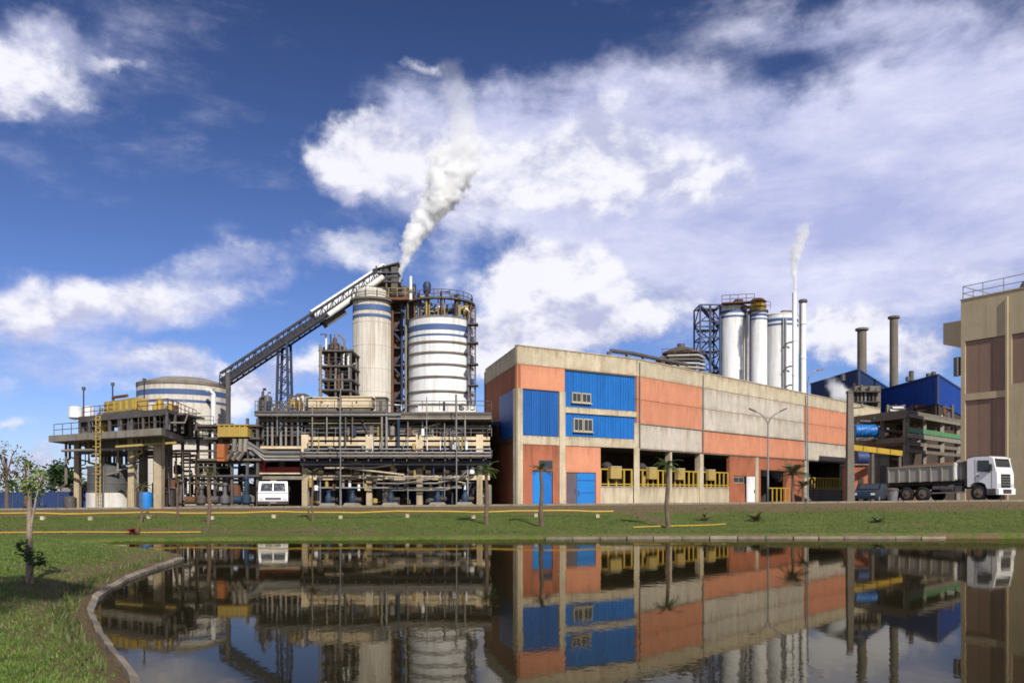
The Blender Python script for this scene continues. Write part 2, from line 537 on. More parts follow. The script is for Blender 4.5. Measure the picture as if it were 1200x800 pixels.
def gz_arr(X, Y):
    dd = sdist(X, Y)
    low = 0.08 + 0.36 * sm(dd / 2.6) + 0.05 * np.sin(X * .7 + 1) * np.sin(Y * .5) * sm(dd / 3)
    t = np.clip((Y - 34.2) / 13.5, 0, 1)
    zc = yard_z(X, np.maximum(Y, 47.5))
    far = zc * (0.13 + 0.87 * (0.75 * t + 0.25 * t * t)) + 0.04 * np.sin(X * .9) * np.sin(Y * 1.1) * np.clip(4 * t * (1 - t), 0, 1)
    w = sm((Y - 28.5) / 5.7)
    z = low * (1 - w) + far * w
    z = np.where(Y > 150, np.minimum(z, z * 0 + .2), z)
    return np.where(dd < 0, -0.15 - 0.5 * np.clip(-dd / 1.5, 0, 1), z), dd
def gz(x, y):
    return float(gz_arr(np.array([float(x)]), np.array([float(y)]))[0][0])

def grad(lo, hi, n, k):
    return [lo + (hi - lo) * ((i / n) ** k) for i in range(1, n + 1)]
xs = np.array(sorted([-v for v in grad(40, 4000, 22, 3)] + list(np.arange(-40, 40.01, .34)) + grad(40, 4000, 22, 3)))
ys = np.array(sorted([-v for v in grad(4, 3000, 14, 3)] + list(np.arange(-4, 52, .3)) + list(np.arange(52, 120, 2)) + grad(120, 6000, 22, 3)))
GX, GY = np.meshgrid(xs, ys, indexing='xy')
GZ, GD = gz_arr(GX, GY)
nx, ny = len(xs), len(ys)
verts = np.stack([GX, GY, GZ], -1).reshape(-1, 3)
idx = np.arange(nx * ny).reshape(ny, nx)
faces = np.stack([idx[:-1, :-1], idx[:-1, 1:], idx[1:, 1:], idx[1:, :-1]], -1).reshape(-1, 4)
me = bpy.data.meshes.new('ground')
me.vertices.add(len(verts))
me.vertices.foreach_set('co', verts.astype(np.float32).ravel())
me.loops.add(faces.size)
me.loops.foreach_set('vertex_index', faces.astype(np.int32).ravel())
me.polygons.add(len(faces))
me.polygons.foreach_set('loop_start', np.arange(0, faces.size, 4, dtype=np.int32))
me.polygons.foreach_set('use_smooth', [True] * len(faces))
me.update()
# where bare earth shows through the grass (worn soil, paths), and where the works yard begins
soil = np.zeros_like(GX)
soil += 1.1 * sm((GY - 42.6) / 2.6)                                            # scuffed crest of the bank
soil += 1.0 * np.exp(-((GD - .35) / 1.15) ** 2) * (GY < 27) * (GX < 0)            # earth behind the kerb
soil += .8 * np.exp(-((GY - 36.6) / 1.1) ** 2) * sm((-4 - GX) / 5)                     # footworn strip
pathx = 7.6 - (GY - 37.5) * .17
soil += .9 * np.exp(-((GX - pathx) / .55) ** 2) * sm((GY - 36.5) / 1.5)        # track worn down the bank
soil += .5 * np.exp(-((GY - 37.6 - .02 * GX) / .35) ** 2) * (GX > 10)
soil += .55 * np.exp(-((GY - 34.6) / .7) ** 2) * (GY > 33)
soil += .8 * np.exp(-((GX + 9.15) ** 2 + (GY - 15.1) ** 2) / .5)               # round the young tree
soil += .7 * np.exp(-(((GX + 4.95) / .35) ** 2 + ((GY - 9.1) / .5) ** 2))
for (bx, by, br, ba) in ((-6.9, 11.2, .45, .6), (-5.9, 9.4, .35, .6), (-8.6, 12.6, .5, .5), (-10.6, 17.5, .7, .45), (-13.5, 20, .8, .5), (-9.2, 18.6, .5, .5), (-7.7, 13.0, .3, .5)):
    soil += ba * np.exp(-(((GX - bx) / br) ** 2 + ((GY - by) / (br * 1.6)) ** 2))
soil += .6 * np.exp(-(((GX + 11.6) / .5) ** 2 + ((GY - 23.0) / .9) ** 2))
at = me.attributes.new('soil', 'FLOAT', 'POINT')
at.data.foreach_set('value', soil.astype(np.float32).ravel())
at = me.attributes.new('yard', 'FLOAT', 'POINT')
at.data.foreach_set('value', sm((GY - 48.0) / 1.2).astype(np.float32).ravel())

gm = bpy.data.materials.new('turf_and_earth')
gm.use_nodes = True
t = gm.node_tree
t.nodes.clear()
g = G(t)
pos = g.n('ShaderNodeNewGeometry').outputs['Position']
nA = g.noise(pos, .55, 6, .62)
nB = g.noise(pos, 3.2, 6, .7)
nC = g.noise(pos, 14.0, 5, .75)
gr = g.mix(g.mr(nA, .35, .65), (.074, .128, .018), (.145, .198, .036))
gr = g.mix(g.mr(nB, .42, .70, 0, .8), gr, (.22, .195, .065))
gr = g.mix(g.mr(nC, .35, .70, 0, .75), gr, (.045, .068, .014))
so_ = g.mix(nB, (.20, .135, .075), (.11, .075, .042))
so_ = g.mix(g.mr(nC, .5, .75), so_, (.28, .21, .13))
sa = g.n('ShaderNodeAttribute', attribute_name='soil').outputs['Fac']
ya = g.n('ShaderNodeAttribute', attribute_name='yard').outputs['Fac']
sf = g.mr(g.m('ADD', sa, g.m('ADD', g.mr(nB, .3, .7, -.5, .5), g.mr(nA, .3, .7, -.35, .35))), .30, .75, 0, .92, True)
cc = g.mix(sf, gr, so_)
yc = g.mix(nB, (.24, .20, .15), (.14, .12, .10))
cc = g.mix(ya, cc, yc)
bs = g.n('ShaderNodeBsdfPrincipled')
g.put(bs.inputs['Base Color'], cc)
bs.inputs['Roughness'].default_value = .95
bs.inputs['Specular IOR Level'].default_value = .15
bp = g.n('ShaderNodeBump')
bp.inputs['Strength'].default_value = .8
bp.inputs['Distance'].default_value = .12
g.put(bp.inputs['Height'], g.m('ADD', nC, g.m('MULTIPLY', nB, 1.2)))
t.links.new(bp.outputs[0], bs.inputs['Normal'])
oo = g.n('ShaderNodeOutputMaterial')
t.links.new(bs.outputs[0], oo.inputs[0])
me.materials.append(gm)
ground = bpy.data.objects.new('ground', me)
COL.objects.link(ground)
ground['kind'] = 'structure'

wm = bpy.data.materials.new('pond_water')
wm.use_nodes = True
t = wm.node_tree
t.nodes.clear()
g = G(t)
pos = g.n('ShaderNodeNewGeometry').outputs['Position']
h1 = g.noise(g.v('MULTIPLY', pos, (1, .55, 1)), 1.1, 4, .6)
h2 = g.noise(g.v('MULTIPLY', pos, (1, .5, 1)), 5.0, 3, .6)
gust = g.mr(g.noise(g.v('MULTIPLY', pos, (.5, 1.0, 1)), .16, 3, .6), .4, .7, .2, 1.2)
bp = g.n('ShaderNodeBump')
bp.inputs['Distance'].default_value = .0035
g.put(bp.inputs['Strength'], gust)
g.put(bp.inputs['Height'], g.m('ADD', h1, g.m('MULTIPLY', h2, .35)))
df = g.n('ShaderNodeBsdfDiffuse')
g.put(df.inputs[0], g.mix(g.noise(pos, .2, 4), (.022, .018, .008), (.013, .012, .006)))
gl = g.n('ShaderNodeBsdfGlossy')
gl.inputs['Color'].default_value = (.70, .66, .58, 1)
gl.inputs['Roughness'].default_value = .03
fz = g.n('ShaderNodeFresnel')
fz.inputs[0].default_value = 1.33
mx = g.n('ShaderNodeMixShader')
for nd in (gl, fz):
    t.links.new(bp.outputs[0], nd.inputs['Normal'])
t.links.new(fz.outputs[0], mx.inputs[0])
t.links.new(df.outputs[0], mx.inputs[1])
t.links.new(gl.outputs[0], mx.inputs[2])
oo = g.n('ShaderNodeOutputMaterial')
t.links.new(mx.outputs[0], oo.inputs[0])
water = obj('water', MB().add([(-18.5, 2, 0), (90, 2, 0), (90, 36, 0), (-18.5, 36, 0)], [(0, 1, 2, 3)]), wm)
water['kind'] = 'structure'

# service road along the top of the bank
mb = MB()
rx = np.arange(-70, 71, 2.0)
for a, b in zip(rx[:-1], rx[1:]):
    q = [(a, 49.6), (b, 49.6), (b, 53.4), (a, 53.4)]
    mb.add([(x, y, gz(x, y) + .03) for x, y in q], [(0, 1, 2, 3)])
rm = mat('worn_road', S(128, 116, 102, .65), .95, var=.2, scale=.6, spots=.5, dirt=S(90, 76, 60))
road = obj('road', mb, rm)
road['kind'] = 'structure'
mb = MB()
for a, b in zip(rx[:-1], rx[1:]):
    mb.bar((a + .02, 49.4, gz(a, 49.4) + .03), (b - .02, 49.4, gz(b, 49.4) + .03), .18, .16)
kb = obj('road_kerb', mb, M['kerb'])
kb['kind'] = 'structure'

# concrete edging of the pond, laid in lengths
def edging(pts, w, h, step, name):
    root = bpy.data.objects.new(name, None)
    COL.objects.link(root)
    root['kind'] = 'structure'
    ORG[root.name] = (0, 0, 0)
    P = [Vector((x, y, 0)) for x, y in pts]
    L = []
    for a, b in zip(P[:-1], P[1:]):
        n = max(1, int(round((b - a).length / step)))
        for i in range(n):
            L.append(a.lerp(b, i / n))
    L.append(P[-1])
    def nrm(i):
        tt = (L[min(i + 1, len(L) - 1)] - L[max(i - 1, 0)]).normalized()
        return Vector((-tt.y, tt.x, 0))
    for i in range(len(L) - 1):
        a, b = L[i], L[i + 1]
        na, nb = nrm(i), nrm(i + 1)
        gp = (b - a) * rng.uniform(.006, .03)
        j = rng.uniform(-.022, .022)
        c = [a + gp - na * w * .3, b - gp - nb * w * .3, b - gp + nb * w * .7, a + gp + na * w * .7]
        z1 = h + j
        vs = [(q.x, q.y, -.5) for q in c] + [(q.x, q.y, z1 + (.05 if k > 1 else 0)) for k, q in enumerate(c)]
        obj('kerb_stone', MB().add(vs, [(3, 2, 1, 0), (4, 5, 6, 7), (0, 1, 5, 4), (1, 2, 6, 5), (2, 3, 7, 6), (3, 0, 4, 7)]), M['kerb'], root, smooth=False)
sp = [(-3.0, 6.6)] + shore + [(-9.65, 23.6)]
edging(sp, .10, .07, .8, 'pond_kerb')
edging([(1.4, 34.0), (6, 34.3), (12, 34.5), (18.6, 34.6)][::-1], .28, .06, 1.2, 'pond_kerb')

# grass blades: a cover nobody could count
def blades(name, n, sampler, h0, h1, w, m):
    vs, fs = [], []
    r = np.random.RandomState(len(name) + n)
    pts = sampler(r, n)
    zz, dd = gz_arr(pts[:, 0], pts[:, 1])
    keep = dd > .22 + r.uniform(0, 1, len(dd)) ** 2 * (.25 if name == 'weeds' else 1.5)
    pts, zz = pts[keep], zz[keep]
    k = 0
    for (x, y), z in zip(pts, zz):
        for j in range(3):
            a = r.uniform(0, 6.28)
            hh = r.uniform(h0, h1)
            lx, ly = math.cos(a) * w, math.sin(a) * w
            ox, oy = r.uniform(-.05, .05, 2)
            tx, ty = r.uniform(-.6, .6, 2) * hh
            vs += [(x + ox - lx, y + oy - ly, z - .01), (x + ox + lx, y + oy + ly, z - .01), (x + ox + tx, y + oy + ty, z + hh)]
            fs.append((k, k + 1, k + 2))
            k += 3
    mb = MB()
    mb.v, mb.f = vs, fs
    o = obj(name, mb, m, smooth=False, kind='stuff')
    o['label'] = 'short green grass on the bank'
    return o
def near_s(r, n):
    y = 7 + 24 * r.uniform(0, 1, n) ** 1.5
    x = -y * .66 + (y * .66 - 3.0) * r.uniform(0, 1, n)
    return np.stack([x, y], -1)
def far_s(r, n):
    y = 34.6 + 11.5 * r.uniform(0, 1, n) ** 1.25
    x = r.uniform(-32, 33, n)
    return np.stack([x, y], -1)
blades('grass', 26000, near_s, .02, .05, .012, M['blade'])
o = blades('grass', 12000, far_s, .02, .085, .022, M['bladefar'])
o['label'] = 'rough grass on the far bank below the works'
o = blades('weeds', 260, near_s, .05, .11, .018, M['leaf'])
o['label'] = 'taller weeds scattered through the near lawn'
def edge_s(r, n):
    i = r.randint(0, len(shore) - 1, n)
    u = r.uniform(0, 1, n)
    P = np.array(shore)
    q = P[i] * (1 - u)[:, None] + P[i + 1] * u[:, None]
    return q + np.stack([-r.uniform(.2, .6, n), r.uniform(-.1, .1, n)], -1)
o = blades('weeds', 420, edge_s, .06, .2, .018, M['bladefar'])
o['label'] = 'tufts of rough grass behind the pond kerb'
# ------------------------------------------------------------------ round silo / tank
def silo(name, label, cat, cx, cy, r, z0, z1, m, stripes=(), rings=(), roof=1.0, roofmat='conc', ringmat='concdark', n=56, railing=True, group=None, seams=0, staves=0):
    root = thing(name, label, cat, (cx, cy, z0), group)
    obj('shell', MB().lathe((cx, cy, 0), [(r, z0), (r, z1)], n), m, root)
    for (a, b) in stripes:
        obj('stripe', MB().lathe((cx, cy, 0), [(r + .004, a), (r + (.04 if staves else .012), a), (r + (.04 if staves else .012), b), (r + .004, b)], n), 'stripe', root)
    for (a, b, dr) in rings:
        obj('ring', MB().lathe((cx, cy, 0), [(r, a), (r + dr, a), (r + dr, b), (r, b)], n), ringmat, root)
    if seams:
        mb = MB()
        for i in range(1, seams):
            z = z0 + (z1 - z0) * i / seams
            mb.lathe((cx, cy, 0), [(r, z), (r + .02, z), (r + .02, z + .035), (r, z + .035)], n)
        for i in range(staves):
            a = 2 * math.pi * i / staves
            mb.bar((cx + r * math.cos(a), cy + r * math.sin(a), z0), (cx + r * math.cos(a), cy + r * math.sin(a), z1), .05)
        obj('seam', mb, m, root, kind='stuff')
    obj('roof', MB().lathe((cx, cy, 0), [(r + .05, z1), (r + .05, z1 + .1), (r * .55, z1 + roof * .75), (r * .08, z1 + roof)], n), roofmat, root)
    if railing:
        rb = MB()
        k = max(10, int(r * 7))
        pts = [(cx + (r + .1) * math.cos(2 * math.pi * i / k), cy + (r + .1) * math.sin(2 * math.pi * i / k), z1 + .1) for i in range(k + 1)]
        rail(rb, pts, .9, .03, 9)
        obj('railing', rb, 'steel', root)
    return root

# ------------------------------------------------------------------ far left: platform on concrete columns
zP = WZ(501, 47)                                   # top of the big slab
A_, B_, C_, D_ = (-30.9, 53.6), (-20.5, 47.0), (-22.4, 55.0), (-31.8, 61.0)
M['column'] = mat('weathered_column', S(186, 168, 136, .76), .9, var=.2, streak=.6, dirt=S(84, 70, 52))
plat = thing('concrete_platform', 'raised concrete platform on stout columns at the left end of the works', 'platform', (-26, 53, gz(-26, 53)))
obj('slab', MB().prism([A_, B_, C_, D_], zP - .42, zP), 'conc', plat)
obj('edge_beam', MB().bar((A_[0] + 2, A_[1] + 1.2, zP - .66), (B_[0] - .9, B_[1] + 1.9, zP - .66), .35, .46), 'concdark', plat)
for (px, Dd, w) in ((91, 54.8, .34), (155, 50.8, .38), (186.5, 49.4, .48), (122, 57.5, .4), (168, 56.5, .45), (197, 55.5, .45), (140, 55, .34)):
    x = WX(px, Dd)
    zb = gz(x, Dd) - .2
    obj('column', MB().box(x - w / 2, x + w / 2, Dd - w / 2, Dd + w / 2, zb, zP - .42), 'column', plat)
zU = WZ(477, 47.3)
A2, B2, C2, D2 = (-28.6, 53.2), (-20.6, 48.0), (-21.6, 55.0), (-29.3, 59.6)
obj('upper_deck', MB().prism([A2, B2, C2, D2], zU - .22, zU), 'steel', plat)
obj('fascia', MB().bar((A2[0], A2[1] - .08, zU - .2), (B2[0], B2[1] - .08, zU - .2), .12, .34), 'steel', plat)
a, b = Vector((*A2, zP)), Vector((*B2, zP))
for i in range(9):
    q = a.lerp(b, i / 8)
    obj('post', MB().bar(q, q + Vector((0, 0, zU - zP - .2)), .14), 'steel', plat)
b2 = Vector((*C2, zP))
for i in range(1, 5):
    q = b.lerp(b2, i / 4)
    obj('post', MB().bar(q, q + Vector((0, 0, zU - zP - .2)), .14), 'steel', plat)
rb = MB()
rail(rb, [(A_[0] + .3, A_[1] + .1, zP), (B_[0] - .15, B_[1] + .15, zP), (C_[0], C_[1], zP)], .75, .025, 1.1)
obj('railing', rb, 'steel', plat)
rb = MB()
rail(rb, [(A2[0] + .1, A2[1] + .1, zU), (B2[0], B2[1] + .1, zU), (C2[0], C2[1], zU)], .6, .025, 1.0)
obj('railing', rb, 'rust', plat)
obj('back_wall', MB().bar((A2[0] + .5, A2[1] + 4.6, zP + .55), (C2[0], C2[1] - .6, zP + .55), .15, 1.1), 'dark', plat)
# machinery on the deck, between the posts
for i, (px, y0, y1, w, mm) in enumerate(((98, 489, 505, 8, 'steel'), (128, 490, 502, 11, 'galv'), (143, 490, 501, 9, 'galv'), (155, 492, 501, 12, 'white'), (167, 487, 500, 5, 'steel'), (172, 484, 499, 7, 'rust'), (180, 488, 499, 6, 'tankgrey'), (112, 488, 504, 6, 'concdark'))):
    Dd = 51.5 if px > 140 else 53.5
    x = WX(px, Dd)
    mb = MB().vessel((x, Dd, zP), w / 2 * Dd / K, max(.5, (WZ(y0, Dd) - zP)), 14)
    obj('vessel', mb, mm, plat)
for i in range(7):
    u = i / 6
    q = Vector((*A2, zP)).lerp(Vector((*B2, zP)), u) + Vector((.5, 1.4, 0))
    obj('pipe', MB().tube([q + Vector((-.9, 0, .5)), q + Vector((0, 0, .5 + .08 * (i % 3))), q + Vector((.2, 0, 1.1)), q + Vector((.9, .1, 1.1))], .06, 7), ('pipe', 'rust', 'steel')[i % 3], plat)
rp_ = random.Random(33)
for i in range(70):                                       # pipes, braces and small plant under the slab and between the decks
    u, w_ = rp_.uniform(.06, .97), rp_.uniform(.1, .9)
    base_ = Vector(A_).lerp(Vector(B_), u) + Vector((-.2, 1)) * (w_ * 6)
    x, y = base_.x, base_.y
    mm = rp_.choice(('darksteel', 'darksteel', 'rust', 'pipe', 'steel', 'concdark', 'steelblue', 'paleyellow'))
    g0 = gz(x, y)
    k = rp_.random()
    if i < 44:
        if k < .5:
            z0_ = rp_.uniform(g0, zP - 1.5)
            obj('pipe', MB().tube([(x, y, zP - .45), (x, y, z0_ + .3), (x + rp_.uniform(-1.5, 1.5), y, z0_)], rp_.uniform(.04, .1), 6), mm, plat)
        elif k < .75:
            z0_ = rp_.uniform(2.6, zP - .7)
            obj('brace', MB().bar((x - rp_.uniform(.8, 2), y, z0_), (x + rp_.uniform(.8, 2), y, z0_ + rp_.uniform(-.3, .3)), .12), mm, plat)
        else:
            obj('vessel', MB().vessel((x, y, g0), rp_.uniform(.2, .4), rp_.uniform(.8, 2.2), 12), mm, plat)
    else:
        z0_ = zP if i < 58 else zU
        q = Vector(A2).lerp(Vector(B2), u) + Vector((-.1, 1)) * (w_ * 2.5 + .1)
        obj('fitting', MB().vessel((q.x, q.y, z0_), rp_.uniform(.08, .25), rp_.uniform(.35, 1.0), 9), rp_.choice(('white', 'galv', 'pipe', 'rust', 'paleyellow', 'steel', 'yellow')), plat)
# long pipes slung beneath the slab
for i in range(6):
    y = 49.5 + i * 1.1
    obj('pipe', MB().tube([(-29.5 + i * .4, y + 3.2, zP - 1.05 - .12 * (i % 3)), (-21.6, y, zP - 1.05 - .12 * (i % 3)), (-21.6, y, 1.2)], .09, 7), ('pipe', 'steel', 'rust')[i % 3], plat)
lad = thing('caged_ladder', 'yellow caged ladder rising past the concrete platform edge', 'ladder', (WX(115, 50.0), 50.0, gz(-25.5, 50)))
x = WX(115, 50.0)
zb = gz(x, 50)
for s in (-.13, .13):
    obj('stile', MB().bar((x + s, 50.0, zb), (x + s, 50.0, WZ(487, 50)), .06), 'paleyellow', lad)
for i in range(26):
    z = zb + .25 + i * .24
    if z < WZ(487, 50):
        obj('rung', MB().bar((x - .12, 50.0, z), (x + .12, 50.0, z), .035), 'paleyellow', lad)
for i in range(10):
    z = zb + 2.2 + i * .42
    if z < WZ(487, 50):
        obj('hoop', MB().tube([(x - .15, 49.95, z), (x - .2, 49.7, z), (x, 49.55, z), (x + .2, 49.7, z), (x + .15, 49.95, z)], .022, 5), 'paleyellow', lad)
x = WX(123.5, 52)
zb = gz(x, 52)
tk = thing('storage_tank', 'squat grey round tank on a white base under the platform', 'tank', (x, 52.5, zb))
obj('base', MB().lathe((x, 52.5, 0), [(1.36, zb - .1), (1.36, WZ(577, 51.2))], 40), 'whitedirty', tk)
obj('shell', MB().lathe((x, 52.5, 0), [(1.28, WZ(577, 51.2)), (1.28, WZ(546, 51.2)), (.2, WZ(542, 51.2))], 40), 'tankgrey', tk)
for yy_ in (556, 566, 576):
    obj('band', MB().lathe((x, 52.5, 0), [(1.28, WZ(yy_, 51.2)), (1.31, WZ(yy_, 51.2)), (1.31, WZ(yy_, 51.2) + .07), (1.28, WZ(yy_, 51.2) + .07)], 40), 'concdark', tk)
obj('gauge_pipe', MB().tube([(x + .3, 51.17, zb), (x + .3, 51.17, WZ(546, 51))], .05, 6), 'pipe', tk)
# things on the platform roof
x0, x1 = WX(113, 50.5), WX(160, 49.5)
sk = thing('cooling_unit', 'long yellow machine casing on the roof of the left platform', 'machine', ((x0 + x1) / 2, 51, zU))
obj('casing', MB().bar((x0, 52.3, zU + .45), (x1, 50.2, zU + .5), .9, .75), 'paleyellow', sk)
for i in range(5):
    q = Vector((x0, 52.2, 0)).lerp(Vector((x1, 50.1, 0)), (i + .5) / 5)
    obj('panel', MB().bar((q.x - .17, q.y - .36, zU + .47), (q.x + .17, q.y - .45, zU + .48), .06, .55), 'yellow', sk)
obj('skid', MB().bar((x0, 52.3, zU + .05), (x1, 50.2, zU + .05), 1.0, .1), 'steel', sk)
obj('duct', MB().tube([(x0 + .2, 52.2, zU + .8), (x0 + .2, 52.2, zU + 1.15), (x0 + 1.6, 51.2, zU + 1.15)], .1, 8), 'rust', sk)
for i, (px, yt, lb) in enumerate(((98, 457, 'thin dark mast at the far left of the platform roof'), (132, 452, 'thin dark mast behind the yellow casing'), (169, 447, 'tallest thin mast, near the striped round tank'))):
    Dd = 54.5
    x = WX(px, Dd)
    mst = thing('mast', lb, 'mast', (x, Dd, zU), 'masts on the platform roof')
    obj('pole', MB().tube([(x, Dd, zU), (x, Dd, WZ(yt, Dd))], .05, 6), 'steelblue', mst)
    obj('head', MB().box(x - .09, x + .09, Dd - .08, Dd + .08, WZ(yt, Dd), WZ(yt, Dd) + .22), 'steel', mst)
for (px, lb) in ((88, 'small white domed vessel on the left platform roof'), (103, 'white domed vessel next to the leftmost mast')):
    x = WX(px, 55)
    tag(obj('vent_dome', MB().vessel((x, 55, zU - .05), .42, .95, 20), 'white'), lb, 'vessel')
ff = thing('filter_frame', 'rusty pipe frame with yellow valves on the platform roof', 'machine', (WX(200, 52), 52, zU))
for i in range(5):
    x = WX(188 + i * 6, 52)
    obj('valve', MB().vessel((x, 51.2, zU), .15, .55 + .12 * (i % 2), 10), ('yellow', 'rust', 'paleyellow')[i % 3], ff)
    obj('pipe', MB().tube([(x, 51.6, zU), (x, 51.6, zU + .9), (x + .3, 51.9, zU + .9)], .05, 6), 'pipe', ff)
obj('deck', MB().prism([(WX(182, 51), 50.6), (WX(219, 51), 50.6), (WX(219, 51), 54), (WX(182, 51), 54)], zU - .12, zU - .003), 'steel', ff)

# blue tub and clutter at the foot
x = WX(171, 49.5)
tag(obj('plastic_drum', MB().lathe((x, 49.5, gz(x, 49.5)), [(.36, 0), (.40, .2), (.38, .5), (.40, .8), (.36, 1.0), (.2, 1.05)], 24), 'bluedoor'), 'bright blue plastic drum between the platform columns', 'drum')
x = WX(182, 50.2)
tag(obj('plastic_drum', MB().lathe((x, 50.2, gz(x, 50.2)), [(.26, 0), (.3, .2), (.29, .6), (.3, .8), (.2, .84)], 20), 'pump'), 'smaller dull blue drum beside the bright blue one', 'drum')

# blue hoarding at the far left
hd = thing('site_fence', 'blue sheet metal fence closing off the far left of the yard', 'fence', (-33, 56, gz(-33, 56)))
for i in range(12):
    xx = -40 + i * 1.05
    zb = gz(xx, 56)
    mb = MB()
    for k in range(5):
        mb.box(xx + k * .205, xx + k * .205 + .12, 55.97, 56.03, zb, zb + 1.25)
    mb.box(xx, xx + 1.0, 56.0, 56.04, zb, zb + 1.25)
    obj('sheet', mb, 'navy', hd)
    obj('post', MB().box(xx + 1.0, xx + 1.05, 55.95, 56.08, zb - .1, zb + 1.32), 'steel', hd)
tag(obj('plinth_box', MB().px(72, 92, 571, 597, 56.5, 2), 'conc'), 'low grey concrete box behind the left platform columns', 'box')

# ------------------------------------------------------------------ big white round tank with blue stripes
wt_ = silo('round_tank', 'wide white round tank with two blue stripes under the conveyor foot', 'tank', WX(216, 72), 72, 3.9, gz(-29, 72), WZ(446, 68.2), 'silo',
     stripes=((WZ(461.5, 68.2), WZ(455, 68.2)), (WZ(470.5, 68.2), WZ(467, 68.2))), roof=.85, roofmat='conc', railing=False, rings=((WZ(449, 68.2), WZ(447, 68.2), .05),), seams=7)
x = WX(249.5, 68.2)
obj('standpipe', MB().tube([(x - .6, 68.6, WZ(456, 68)), (x - .1, 68.35, WZ(457, 68)), (x, 68.3, WZ(462, 68)), (x, 68.3, gz(x, 68))], .2, 10), 'white', wt_)
for i, zz_ in enumerate((509,)):
    mb = MB()
    k = 22
    pts = [(WX(216, 72) + 4.5 * math.cos(math.pi * (1 + i_ / k)), 72 + 4.5 * math.sin(math.pi * (1 + i_ / k)), WZ(zz_, 68)) for i_ in range(k + 1)]
    for p_, q_ in zip(pts[:-1], pts[1:]):
        mb.bar(p_, q_, .8, .1)
    rail(mb, pts, .9, .03, 3)
    obj('walkway', mb, 'steel', wt_)

# ------------------------------------------------------------------ process rack between tank and main building
rack = thing('pipe_rack', 'dark steel pipe rack with stacked platforms beside the round tank', 'pipe rack', (WX(250, 57), 57, gz(-21, 57)))
zb = gz(-21, 56)
for px in (214, 232, 252, 272, 290, 302):
    for Dd in (55.5, 60.5):
        x = WX(px, 55.5)
        obj('post', MB().bar((x, Dd, zb - .2), (x, Dd, WZ(496 if px < 280 else 490, 55.5)), .17), 'steel', rack)
for (y_, x0, x1, mm) in ((497, 205, 304, 'steel'), (512, 200, 304, 'steel'), (537, 212, 306, 'concdark'), (556, 214, 304, 'steel')):
    obj('platform', MB().px(x0, x1, y_, y_ + 2.4, 55.2, 5.6), mm, rack)
for y_, x0, x1 in ((497, 206, 250), (512, 202, 300), (537, 214, 290)):
    obj('railing', rail(MB(), [(WX(x0, 55.2), 55.25, WZ(y_, 55.2)), (WX(x1, 55.2), 55.25, WZ(y_, 55.2))], .55, .025, 1.2), 'steel', rack)
r2 = random.Random(5)
for i in range(52):
    px = r2.uniform(206, 300)
    ya = r2.choice((537, 537, 556, 556, 556)) if px < 258 else r2.choice((512, 512, 537, 556))
    yb = {497: 512, 512: 537, 537: 556, 556: 590}[ya]
    Dd = r2.uniform(56, 59.5)
    x = WX(px, Dd)
    h1_, h0_ = WZ(ya + 3, Dd), WZ(yb, Dd)
    k = r2.random()
    mm = r2.choice(('pipe', 'steel', 'rust', 'galv', 'steel', 'steelblue', 'concdark'))
    if k < .55:
        s = r2.uniform(-1.1, 1.1)
        hm = h0_ + (h1_ - h0_) * r2.uniform(.2, .8)
        obj('pipe', MB().tube([(x, Dd, h0_), (x, Dd, hm), (x + s, Dd - .2, hm), (x + s, Dd - .2, h1_)], r2.uniform(.05, .12), 7), mm, rack)
    elif k < .8:
        obj('vessel', MB().vessel((x, Dd, h0_), r2.uniform(.25, .5), (h1_ - h0_) * r2.uniform(.5, .85), 14), mm, rack)
    else:
        obj('cabinet', MB().box(x - r2.uniform(.2, .5), x + .35, Dd, Dd + .5, h0_, h0_ + (h1_ - h0_) * .55), mm, rack)
for i in range(12):
    px0, px1 = r2.uniform(204, 230), r2.uniform(262, 304)
    y_ = r2.choice((505, 528, 542, 547, 562, 566))
    Dd = r2.uniform(55.3, 58)
    obj('pipe', MB().tube([W(px0, y_, Dd), W(px1, y_ + .5, Dd)], r2.uniform(.05, .1), 7), r2.choice(('pipe', 'galv', 'rust', 'steel')), rack)
for i, px in enumerate((278, 285, 291)):
    obj('duct', MB().tube([W(px - 12, 538, 55), W(px - 4, 528, 54.8), W(px - 3, 514, 54.8)], .16, 9), 'pipe', rack)
yb_ = thing('machine_housing', 'long yellow machine housing on the pipe rack right of the round tank', 'machine', (WX(272, 55), 55, WZ(512, 55)))
obj('housing', MB().px(255, 290, 498.5, 511.5, 54.6, 1.3), 'paleyellow', yb_)
for i in range(6):
    obj('stiffener', MB().px(256 + i * 6, 257.4 + i * 6, 498.5, 511.5, 54.52, .09), 'yellow', yb_)
obj('lid', MB().px(254, 291, 496.9, 498.3, 54.5, 1.5), 'paleyellow', yb_)
oc = thing('control_cabinet', 'faded orange upright cabinet under the yellow machine housing', 'cabinet', (WX(258, 55), 55, WZ(537, 55)))
obj('body', MB().px(254, 263, 520, 540, 54.4, .7), 'orangepaint', oc)
obj('door', MB().px(254.6, 262.4, 521, 536, 54.34, .06), 'orangepaint', oc)
